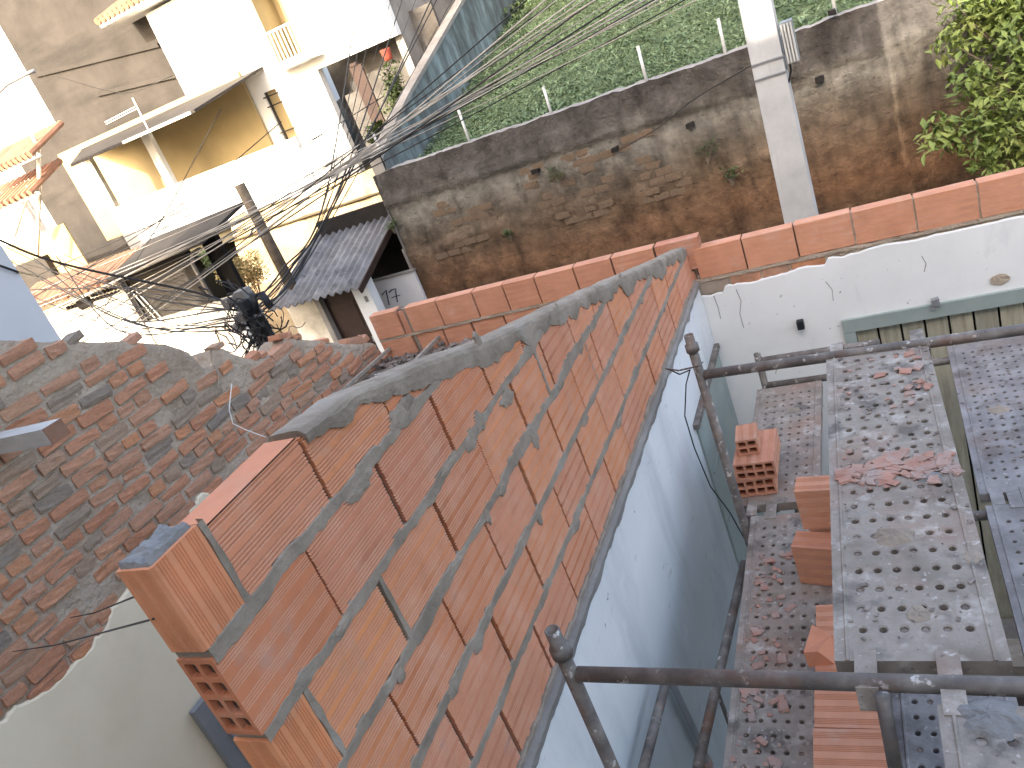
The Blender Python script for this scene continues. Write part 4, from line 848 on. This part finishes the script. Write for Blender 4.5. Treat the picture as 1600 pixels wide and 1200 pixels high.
# ================================================================== HOUSES UP THE STREET (left background)
YB = 14.0
bh = thing('bright_white_house', (-10.7, YB, -1.3), 'sunlit white two storey house with balcony and tiled eave', 'house')
XB0, XB1, ZB = at(227, 23, y=YB).x, at(600, 0, y=YB).x, at(227, 23, y=YB).z
dl = at(384, 0, y=YB).x; dr_ = at(418, 0, y=YB).x; zb = at(430, 107, y=YB).z
wl = at(411, 146, y=YB).x; wr = at(428, 138, y=YB).x + .04; wt = at(411, 146, y=YB).z; wb = at(441, 226, y=YB).z
def wallpanel(mb, x0, x1, z0, z1): mb.box(x0, x1, YB, YB + .2, z0, z1)
mb = MB(); wallpanel(mb, XB0, wl, -1.4, ZB); wallpanel(mb, wl, wr, -1.4, wb); wallpanel(mb, wl, wr, wt, zb)
wallpanel(mb, wr, dl + .001, -1.4, ZB) if wr < dl else None
x0_ = max(wr, dl)
wallpanel(mb, wl, min(wr, dl), zb, ZB); wallpanel(mb, dl, dr_ + .35, -1.4 if dl > wr else wt, zb) if dl > wr else None
XA = at(535, 200, y=YB).x; ZA = at(535, 92, y=YB).z
wallpanel(mb, dr_ + .35, XA, -1.4, ZB); wallpanel(mb, XA, XB1, ZA, ZB); mb.build('wall', M['bright'], bh)
MB().box(dl - .1, dr_ + .45, YB + 1.0, YB + 1.05, zb - .05, ZB + .3).box(dl - .1, dl - .01, YB + .2, YB + 1., zb - .05, ZB + .3).build('balcony_recess', M['yellow'], bh)
MB().box(dl + .32, dr_ + .42, YB + .9, YB + .95, zb, ZB).build('balcony_door', M['bright'], bh)
wn = MB().box(wl, wr, YB + .1, YB + .13, wb, wt).build('window', M['yellow'], bh)
MB().box(wl, wl + .05, YB + .05, YB + .09, wb, wt).build('window_frame', M['grey'], wn)
for q in (.2, .72, .9): MB().box(wl - .04, wr + .05, YB - .03, YB - .015, wb + (wt - wb) * q, wb + (wt - wb) * q + .03).build('window_rail', M['grey'], wn)
MB().box(XB0, XB0 + .2, YB + .2, YB + 6, -1.4, ZB).build('side_wall', M['bright'], bh)
MB().box(XB1 - .2, XB1, YB + .2, YB + 6, -1.4, ZB).build('side_wall', M['grime'], bh)
# balcony
bx0, bx1 = at(404, 60, y=YB - .5).x, at(447, 38, y=YB - .5).x + .25; bz0, bz1 = at(431, 105, y=YB - .5).z, at(404, 58, y=YB - .5).z
bal = MB().box(bx0 - .05, bx1 + .05, YB - .55, YB - .003, bz0 - .12, bz0).build('balcony', M['bright'], bh)
for k in range(11):
    x = bx0 + (bx1 - bx0) * k / 10; MB().box(x - .012, x + .012, YB - .53, YB - .505, bz0 + .05, bz1 - .03).build('bar', M['steel'], bal)
for z in (bz0 + .03, bz1 - .01): MB().box(bx0 - .03, bx1 + .03, YB - .54, YB - .495, z - .02, z + .02).build('rail', M['steel'], bal)
# roof with tiled eave
ez = ZB + .08; rf = MB().box(XB0 - .95, XB1 + .4, YB - .55, YB + 6.5, ez, ez + .10).build('roof', M['bright'], bh)
for k in range(46):
    x = XB0 - .9 + k * .17
    if x > XB1 + .3: break
    mb = MB(); mb.tube([(x, YB - .62, ez + .14), (x, YB + 3.2, ez + 1.4)], .085, 8); mb.build('roof_tile', M['tile'], rf)
# grey cement house to the left of it
gh = thing('grey_cement_building', (-18, 14.6, -1.5), 'tall windowless building of bare grey brown cement behind the porch', 'building')
XG0 = at(80, 180, y=14.5).x
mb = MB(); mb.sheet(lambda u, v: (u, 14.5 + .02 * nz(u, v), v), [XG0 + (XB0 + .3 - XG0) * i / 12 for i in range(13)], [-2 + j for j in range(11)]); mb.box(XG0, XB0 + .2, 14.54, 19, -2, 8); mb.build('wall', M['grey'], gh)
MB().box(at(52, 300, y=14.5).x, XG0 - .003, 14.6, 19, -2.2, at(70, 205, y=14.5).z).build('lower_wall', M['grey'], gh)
for (p0, p1) in (((55, 118), (248, 70)), ((150, 148), (275, 118))):
    a, b = at(*p0, y=14.45), at(*p1, y=14.45); d = (b - a) / 2
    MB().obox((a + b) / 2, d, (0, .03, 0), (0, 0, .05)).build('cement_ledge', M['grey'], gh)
wh = thing('white_fill_house', (-27, 22, -1), 'added white house supplying the blown-out white of the upper left corner gap', 'house')
MB().box(-40, -17, 20, 26, -2, 9).build('wall', M['bright'], wh)  # added box; its white stands in for overexposed brightness in the corner
MB().box(-40.5, -16.5, 19.6, 26.4, 9.0, 9.3).build('roof_slab', M['bright'], wh)
for k in range(3): MB().box(-26 - k * 3, -25 - k * 3, 19.96, 19.99, 3, 4.6).build('window', M['bright'], wh)
# ochre porch
YP = 12.3
po = thing('ochre_porch', (-13, YP, -1), 'ochre walled porch with white column, parapet and thin sloping roof', 'porch')
pl_, pr_ = at(128, 266, y=YP), at(345, 215, y=YP); pz = at(190, 320, y=YP).z
YE = 11.35; ez = at(200, 222, y=YE).z; PX0, PX1 = pl_.x, pr_.x; RX0, RX1 = at(113, 264, y=YE).x, at(305, 175, y=YE).x
MB().box(PX0 - 2.4, PX1, 13.9, 13.98, pz - .8, ez + .6).build('back_wall', M['yellow'], po)
MB().box(PX0 + .12, PX1 + 1.9, YP, YP + .14, at(240, 375, y=YP).z - .15, pz).build('parapet', M['bright'], po)
cx = at(240, 240, y=YP).x
MB().box(cx - .13, cx + .13, YP + .002, YP + .138, pz + .002, ez + .12).build('column', M['bright'], po)
MB().box(PX0 + .12, PX0 + .42, YP + .002, YP + .138, pz + .002, ez + .12).build('column', M['brightd'], po)
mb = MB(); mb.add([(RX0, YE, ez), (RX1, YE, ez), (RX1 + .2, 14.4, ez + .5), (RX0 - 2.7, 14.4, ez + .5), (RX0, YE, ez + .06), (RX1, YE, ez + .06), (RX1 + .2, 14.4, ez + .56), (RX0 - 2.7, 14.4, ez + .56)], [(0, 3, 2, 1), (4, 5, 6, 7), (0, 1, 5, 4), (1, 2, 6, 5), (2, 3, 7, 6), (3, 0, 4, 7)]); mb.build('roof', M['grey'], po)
MB().box(cx + .3, RX1 - .1, YE - .05, YE - .003, ez + .0, ez + .06).build('gutter', M['steel'], po)
ant = thing('antenna', (cx, YP - .2, ez), 'thin white aerial on a mast standing on the porch roof', 'antenna')
a0, a1 = at(238, 215, y=YE + .3), at(207, 153, y=YE + .3); MB().tube([a0, a1], .018, 6).build('mast', M['steel'], ant)
b0, b1 = at(213, 170, y=YE + .3), at(166, 194, y=YE + .3)
for dz in (0, .05): MB().tube([b0 + Vector((0, 0, dz)), b1 + Vector((0, 0, dz))], .010, 5).build('arm', M['steel'], ant)
# stained terrace wall and earth bank below
tw = thing('terrace_wall', (-11, 12.2, -2), 'stained white terrace wall below the porch running to the right', 'wall')
TX1 = at(500, 232, y=12.4).x
mb = MB(); mb.sheet(lambda u, v: (u, 12.36 + .03 * nz(u * 2, v * 2), v), [PX1 + 1.9 + (TX1 - PX1 - 1.9) * i / 14 for i in range(15)], [-1.0 + .25 * j for j in range(6)]); mb.build('wall_face', M['brightd'], tw)
tw2 = tag(MB().sheet(lambda u, v: (u, 12.30 - 1.1 * v + .10 * nz(u * 1.1, v * 3) + .05 * nz(u * 4, v * 8), at(240, 375, y=YP).z - .10 - 3.4 * v), [-12.9 + i * .17 for i in range(41)], [j / 14 for j in range(15)]).build('earth_bank', M['bank'], smooth=True), 'sunlit ochre earth bank and old wall below the white terrace', 'bank')
# lower left house
lh = thing('low_tiled_house', (-11.5, 7.0, GROUND), 'low cream house with ragged tile eave and round vent holes', 'house')
MB().box(-15, -11.06, 7.1, 7.3, GROUND, -.55).build('wall', M['brightd'], lh)
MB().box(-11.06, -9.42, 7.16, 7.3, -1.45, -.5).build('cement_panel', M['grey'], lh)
MB().box(-11.055, -8.9, 7.05, 7.3, GROUND, -1.455).build('low_wall', M['brightd'], lh)
MB().box(-11.13, -11.03, 7.02, 7.098, GROUND, -.56).build('corner_post', M['grime'], lh)
MB().box(-9.41, -9.05, 7.6, 7.7, -1.45, -.35).build('dark_alcove', M['dark'], lh)
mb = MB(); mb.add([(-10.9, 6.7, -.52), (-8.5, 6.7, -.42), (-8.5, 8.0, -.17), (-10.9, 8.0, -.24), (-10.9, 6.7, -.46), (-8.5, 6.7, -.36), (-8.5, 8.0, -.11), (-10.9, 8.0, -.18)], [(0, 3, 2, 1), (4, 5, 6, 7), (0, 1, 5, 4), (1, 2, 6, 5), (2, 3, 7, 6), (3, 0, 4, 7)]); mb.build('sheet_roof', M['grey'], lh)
for k in range(26):
    x = -13.9 + k * .118; MB().tube([(x, 6.62 + rnd.uniform(-.06, .06), -.52 + rnd.uniform(-.02, .02)), (x, 7.7, -.26)], .055, 7).build('roof_tile', M['tile'], lh)
for k in range(16):
    for j in range(2):
        x = -12.75 + k * .105 + .05 * j; z = -.70 - .085 * j
        if -12.45 < x < -12.0: continue
        MB().tube([(x, 7.06, z), (x, 7.094, z)], .036, 8).build('vent_hole', M['dark'], lh)
mb = MB(); c = Vector((-12.22, 7.06, -.78)); ring = [(c.x + (.22 + .06 * nz(i * 1.7)) * math.cos(i * math.pi / 10), c.z + (.13 + .05 * nz(i * 1.3, 5)) * math.sin(i * math.pi / 10)) for i in range(20)]
mb.add([(a, 7.05, b) for a, b in ring] + [(a, 7.095, b) for a, b in ring], [tuple(range(20))] + [(i, (i + 1) % 20, 20 + (i + 1) % 20, 20 + i) for i in range(20)]); mb.build('soot_hole', M['dark'], lh)
MB().tube([(-9.30, 7.1, -1.4), (-9.32, 7.1, -.7), (-9.2, 7.1, -.55), (-9.0, 7.1, -.52)], .035, 7).build('drain_pipe', M['grime'], lh, smooth=True)
for (a, b) in (((205, 455), (243, 498)), ((213, 455), (255, 500))): MB().tube([at(*a, y=7.12), at(*b, y=7.12)], .012, 5).build('white_pipe', M['steel'], lh)
c = at(385, 425, y=9.6); clump('dry_shrub', 'dry golden shrub lit by the sun beside the low house', (c.x, c.y, c.z), (.75, .5, .6), 2600, .04, .11, M['dry'], 61, 'shrub')
c = at(330, 405, y=9.2); clump('dark_shrub', 'dark leafy plant over the alcove of the low house', (c.x, c.y, c.z), (.45, .3, .4), 700, .05, .12, M['vine'], 63, 'shrub')
# far left house with tile awnings
YL = 9.6
fl = thing('awning_house', (-16, YL, -2), 'white house with two red tile awnings at the left picture edge', 'house')
MB().box(-24, at(25, 300, y=YL + .5).x, YL + .5, YL + .7, -3, 1.55).build('wall', M['bright'], fl)
for (u0, v0, n_) in ((-40, 285, 13), (-60, 345, 13)):
    a = at(u0, v0, y=YL - .6); e = at(45, v0 - 45, y=YL - .6)
    for k in range(n_):
        x = a.x + (e.x - a.x) * k / (n_ - 1); MB().tube([(x, YL - .6, e.z - .02), (x, YL + .5, e.z + .38)], .07, 7).build('awning_tile', M['tile'], fl)
    MB().box(a.x - .1, e.x + .1, YL - .5, YL - .44, e.z - .12, e.z - .05).build('awning_beam', M['bright'], fl)
for k in range(9):
    a = at(-4 + k * 6, 303 - k * 3, y=YL); MB().tube([(a.x, YL, a.z), (a.x, YL, a.z - .75)], .012, 5).build('grille_bar', M['steel'], fl)
MB().box(-18.2, at(38, 300, y=YL).x, YL + .45, YL + .49, -1.4, .6).build('dark_window', M['yellow'], fl)
dp = tag(MB().tube([at(45, 292, y=YL - .3), at(22, 368, y=YL - .3)], .05, 8).build('diagonal_pipe', M['steel'], smooth=True), 'bright white diagonal gutter pipe at the awning house', 'pipe')
dp = tag(MB().tube([at(48, 205, y=YL - .2), at(60, 232, y=YL - .2), at(62, 300, y=YL - .2), at(58, 400, y=YL - .2)], .04, 8).build('down_pipe', M['brightd'], smooth=True), 'stained downpipe running down right of the tile awnings', 'pipe')
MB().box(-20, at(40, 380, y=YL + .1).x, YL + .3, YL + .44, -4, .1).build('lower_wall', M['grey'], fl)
# curved lamp arm against the white sky
tag(MB().tube([at(-20, 160, d=15), at(10, 132, d=15), at(38, 117, d=15), at(55, 110, d=15)], .04, 7).build('lamp_arm', M['greydoor'], smooth=True), 'curved grey lamp arm at the left edge of the cement building', 'lamp')
# lavender neighbour
nb = thing('lavender_neighbour_house', (-8, 0, GROUND), 'plain pale lavender wall of the next house at the left picture edge', 'house')
MB().box(-10.3, -6.65, -3.5, 2.4, GROUND, 3.2).build('wall', M['lavender'], nb)
MB().box(-10.35, -6.55, -3.6, 2.5, 3.2, 3.35).build('roof_slab', M['grime'], nb)
tag(MB().tube([at(0, 415, x=-6.62), at(28, 425, x=-6.62), at(60, 432, y=5)], .012, 6).build('service_cable', M['cable']), 'dark service cable leaving the lavender wall', 'cable')
# alley between the white house and the teal wall
al = thing('alley_house', (-7, 19, 0), 'shaded brown house at the end of the alley above the teal wall', 'house')
MB().box(at(600, 0, y=19).x - .5, -3.5, 19, 19.2, -1, 7).build('wall', M['grime'], al)
a = at(640, 50, y=18.98); b = at(672, 95, y=18.98); MB().box(a.x - .2, b.x + .4, 18.95, 18.99, b.z - 1.2, a.z).build('door', M['red'], al)
a = at(690, 10, y=18.98); MB().box(a.x - .2, a.x + 1.6, 18.9, 18.98, a.z - .3, a.z + .6).build('shutter', M['brightd'], al)
M['alley'] = mat('shade_toned_alley_render', [(.25, (.05, .046, .042)), (.5, (.09, .083, .076)), (.75, (.14, .13, .12))], 2.2, rough=.95, bump=.4, bscale=16)  # render darkened in colour where the alley would lie in shade
ab = tag(MB().box(XA - .3, XB1 + .6, YB + .9, YB + 1.0, -1.4, ZA + .4).build('alley_back_wall', M['alley']), 'grey rendered wall at the back of the alley landing', 'wall')
lw = thing('alley_parapet', (-8, 13, -1), 'short white parapet wall beside the alley steps', 'wall')
a = at(528, 125, y=13.2); b = at(585, 195, y=13.2); MB().box(a.x, b.x, 13.2, 13.4, b.z - .6, a.z - .35).build('wall', M['alley'], lw)
a = at(556, 98, y=13.0); b = at(606, 180, y=13.0); tag(MB().box(a.x + .1, b.x - .45, 13.0, 13.05, b.z - .1, a.z - .05).box(a.x + .02, b.x - .40, 12.97, 13.06, a.z - .045, a.z + .02).build('dark_gate', M['darkwood']), 'dark brown gate panel standing in the alley', 'gate')
c = at(622, 150, y=13.0); clump('potted_shrub', 'dull green shrub filling the alley above the corrugated roof', (c.x, c.y, c.z), (.45, .4, .75), 1100, .06, .15, M['vine'], 71, 'shrub')
c = at(604, 84, y=13.1); tag(MB().tube([(c.x, c.y, c.z - .13), (c.x, c.y, c.z - .06), (c.x, c.y, c.z + .05), (c.x, c.y, c.z + .1)], .09, 10, r1=.12).build('flower_pot', M['red'], smooth=True), 'red terracotta pot on top of the alley shrub planter', 'pot')
c = at(590, 215, y=11); clump('alley_weed', 'spiky olive plant at the foot of the alley', (c.x, c.y, c.z), (.3, .3, .3), 260, .12, .26, M['vine'], 73, 'plant', droop=-.3)
# old wooden pole
wp = thing('wooden_pole', (-7.9, 7.0, GROUND), 'leaning dark wooden pole beside the corrugated roof', 'pole')
MB().tube([at(462, 460, y=7.75), at(374, 288, y=7.75)], .105, 10, r1=.09).build('shaft', M['trunk'], wp, smooth=True)
MB().tube([at(462, 460, y=7.75), Vector((at(462, 460, y=7.75).x, 7.75, GROUND))], .10, 8).build('foot', M['trunk'], wp)
MB().tube([at(411, 370, y=6.9), at(402, 357, y=6.9), at(395, 358, y=6.9), at(391, 368, y=6.9)], .018, 6).build('hook', M['greydoor'], wp)
# utility pole with cable junction
YJ = 4.0; XJ = -5.63
jp = thing('junction_pole', (XJ, YJ, GROUND), 'grey utility pole smothered in cable junctions behind the broken old wall', 'pole')
MB().loft([(XJ - .10, YJ - .1, GROUND), (XJ + .10, YJ - .1, GROUND), (XJ + .10, YJ + .1, GROUND), (XJ - .10, YJ + .1, GROUND)], [(XJ - .08, YJ - .08, -.72), (XJ + .08, YJ - .08, -.72), (XJ + .08, YJ + .08, -.72), (XJ - .08, YJ + .08, -.72)]).build('shaft', M['grime'], jp)
RJ = random.Random(81)
for (dx, z, w, h) in ((-.10, -.80, .05, .06), (.11, -.90, .04, .09), (-.02, -1.0, .06, .05), (.13, -1.15, .035, .08), (-.13, -1.1, .04, .06)):
    MB().box(XJ + dx - w, XJ + dx + w, YJ - .22, YJ - .102, z - h, z + h, .01).build('junction_box', M['black'] if dx > 0 else M['tube'], jp)
MB().tube([(XJ + .2, YJ - .15, -1.0), (XJ + .28, YJ - .15, -.78), (XJ + .40, YJ - .15, -.80), (XJ + .44, YJ - .15, -.98)], .045, 8).build('entry_elbow', M['black'], jp, smooth=True)
for k in range(5): MB().tube([(XJ + .12 + k * .035, YJ - .14, -1.05), (XJ + .14 + k * .04, YJ - .15, -2.6)], .013, 6).build('conduit', M['cable'], jp)
for k in range(34):
    p0 = Vector((XJ + RJ.uniform(-.3, .35), YJ - .15 + RJ.uniform(-.12, .1), -1.0 + RJ.uniform(-.45, .3))); pts = [p0]
    for q in range(5): pts.append(pts[-1] + Vector((RJ.uniform(-.2, .2), RJ.uniform(-.06, .06), RJ.uniform(-.22, .2))))
    # smooth
    sm = [pts[0]]
    for a, b in zip(pts, pts[1:]): sm += [a * .75 + b * .25, a * .25 + b * .75]
    MB().tube(sm, RJ.choice((.005, .007, .010)), 5).build('coiled_cable', M['cable'], jp)
# ================================================================== OVERHEAD CABLES
def cable(pts, r, mt, label, group, sag=0.):
    P_ = [Vector(q) for q in pts]; Q = []
    ext = [P_[0] * 2 - P_[1]] + P_ + [P_[-1] * 2 - P_[-2]]
    for i in range(1, len(ext) - 2):
        for k in range(12):
            t = k / 12; a, b, c, d = ext[i - 1:i + 3]
            q = .5 * ((2 * b) + (c - a) * t + (2 * a - 5 * b + 4 * c - d) * t * t + (3 * b - a - 3 * c + d) * t ** 3); q.z -= sag * math.sin(math.pi * t); Q.append(q)
    Q.append(P_[-1])
    return tag(MB().tube(Q, r, 5).build('overhead_cable', mt, smooth=True), label, 'cable', group)
RC = random.Random(91)
for k in range(17):
    u0 = 860 + k * 17 + RC.uniform(-10, 10); f = k / 16
    pr = at(u0, -25, d=8.5 + RC.uniform(-.4, .4)); ple = at(-30, 640 - f * 150 + RC.uniform(-45, 45) - (u0 - 860) * .05, d=15.5 + RC.uniform(-.4, .4))
    cable([pr, ple], RC.choice((.006, .008, .011)), M['cablel'] if k % 3 else M['cable'], 'cable in the long bundle sweeping over the street from upper right to left', 'cables of the long bundle across the street', RC.uniform(.1, .3))
J0 = Vector((XJ, YJ - .1, -.95))
for k in range(9):
    e = at(560 + k * 20 + RC.uniform(-8, 8), -20, d=16 + RC.uniform(-.5, .5)); m_ = at(505 + k * 6 + RC.uniform(-5, 5), 300 - k * 4 + RC.uniform(-12, 12), d=12.0)
    cable([J0 + Vector((RC.uniform(-.1, .2), RC.uniform(-.1, .1), RC.uniform(-.2, .2))), at(440 + k * 3, 425 + RC.uniform(-8, 8), d=11), m_, e], RC.choice((.005, .008, .013)), M['cable'], 'dark cable climbing from the junction pole past the corrugated roof', 'cables climbing from the junction pole')
for k in range(12):
    e = at(-20 + k * 12, RC.uniform(370, 470), d=13.5); m_ = at(220 + RC.uniform(-40, 40), RC.uniform(445, 520), d=11.8)
    cable([J0 + Vector((RC.uniform(-.2, .1), 0, RC.uniform(-.3, .2))), m_, e], RC.choice((.006, .008, .011)), M['cable'], 'thin sagging cable from the junction pole toward the low tiled house', 'sagging cables left of the junction pole')
cable([J0, at(310, 458, d=9.8), at(90, 410, d=9.4), at(-30, 362, d=9.2)], .015, M['cable'], 'thickest single dark cable sagging from the left edge to the junction pole', None)
for k, (a, b, lb_) in enumerate((((150, 500), (345, 170), 'thin cable rising across the ochre porch'), ((120, 430), (440, 190), 'thin cable crossing the porch parapet'), ((60, 430), (520, 200), 'long thin cable crossing below the ochre porch'), ((40, 470), (600, 150), 'thin cable crossing the white terrace wall'), ((90, 120), (270, 118), 'sagging thin cable on the grey cement building'))):
    A_, B_ = at(*a, d=13.3 if k < 4 else 16.5), at(*b, d=13.0 if k < 4 else 16.5); mid = (A_ + B_) / 2 - Vector((0, 0, .1 if k < 4 else .35)); cable([A_, mid, B_], .008, M['cable'], lb_, None)
for k in range(6):
    A_ = J0 + Vector((RC.uniform(-.2, .1), 0, -.3)); B_ = at(300 + k * 16, 600 + RC.uniform(-10, 30), d=9.0); cable([A_, (A_ + B_) / 2 - Vector((0, 0, .1)), B_], .007, M['cable'], 'short cable dropping from the junction pole behind the broken wall', 'short drops at the junction pole')
A_, B_ = at(966, 235, y=8.3), at(1085, 155, y=7.8); cable([A_, (A_ + B_) / 2 - Vector((0, 0, .05)), B_, at(1220, 75, y=5)], .007, M['cable'], 'single thin cable hanging in front of the grey retaining wall', None)
# ================================================================== ADDED UNSEEN BUILDINGS BEHIND THE VIEWPOINT (put there to shade the near scene)
tb = thing('added_shade_block', (-5.6, -12, GROUND), 'added tall cream block, unseen behind the viewpoint, placed to cast shade', 'building')
MB().box(-10.5, -1.25, -9.5, -7, GROUND, 13.0).build('wall', M['block'], tb)
MB().box(-10.7, -1.2, -9.6, -6.9, 13.0, 13.2).build('roof_slab', M['grime'], tb)
for fl_ in range(5):
    for k in range(4): x = -9.6 + k * 2.3; MB().box(x, x + 1.2, -7.0, -6.95, -2.6 + fl_ * 3.1, -1.3 + fl_ * 3.1).build('window', M['glass'], tb)
lb2 = thing('added_shade_house', (4, -12, GROUND), 'added cream house, unseen behind the viewpoint, shaped to cast shade', 'building')
MB().box(-1.24, 9.5, -18, -7, GROUND, 5.3).build('wall', M['block'], lb2)
MB().box(-1.24, -.93, -7.35, -7.0, 5.302, 6.9).build('parapet', M['block'], lb2)  # parapet pieces and the gap between them shaped to place sun patches
MB().box(-.70, 9.5, -7.35, -7.0, 5.302, 6.9).build('parapet', M['block'], lb2)
for k in range(4): x = .6 + k * 2.2; MB().box(x, x + 1.2, -7.0, -6.95, 1.6, 2.9).build('window', M['glass'], lb2)
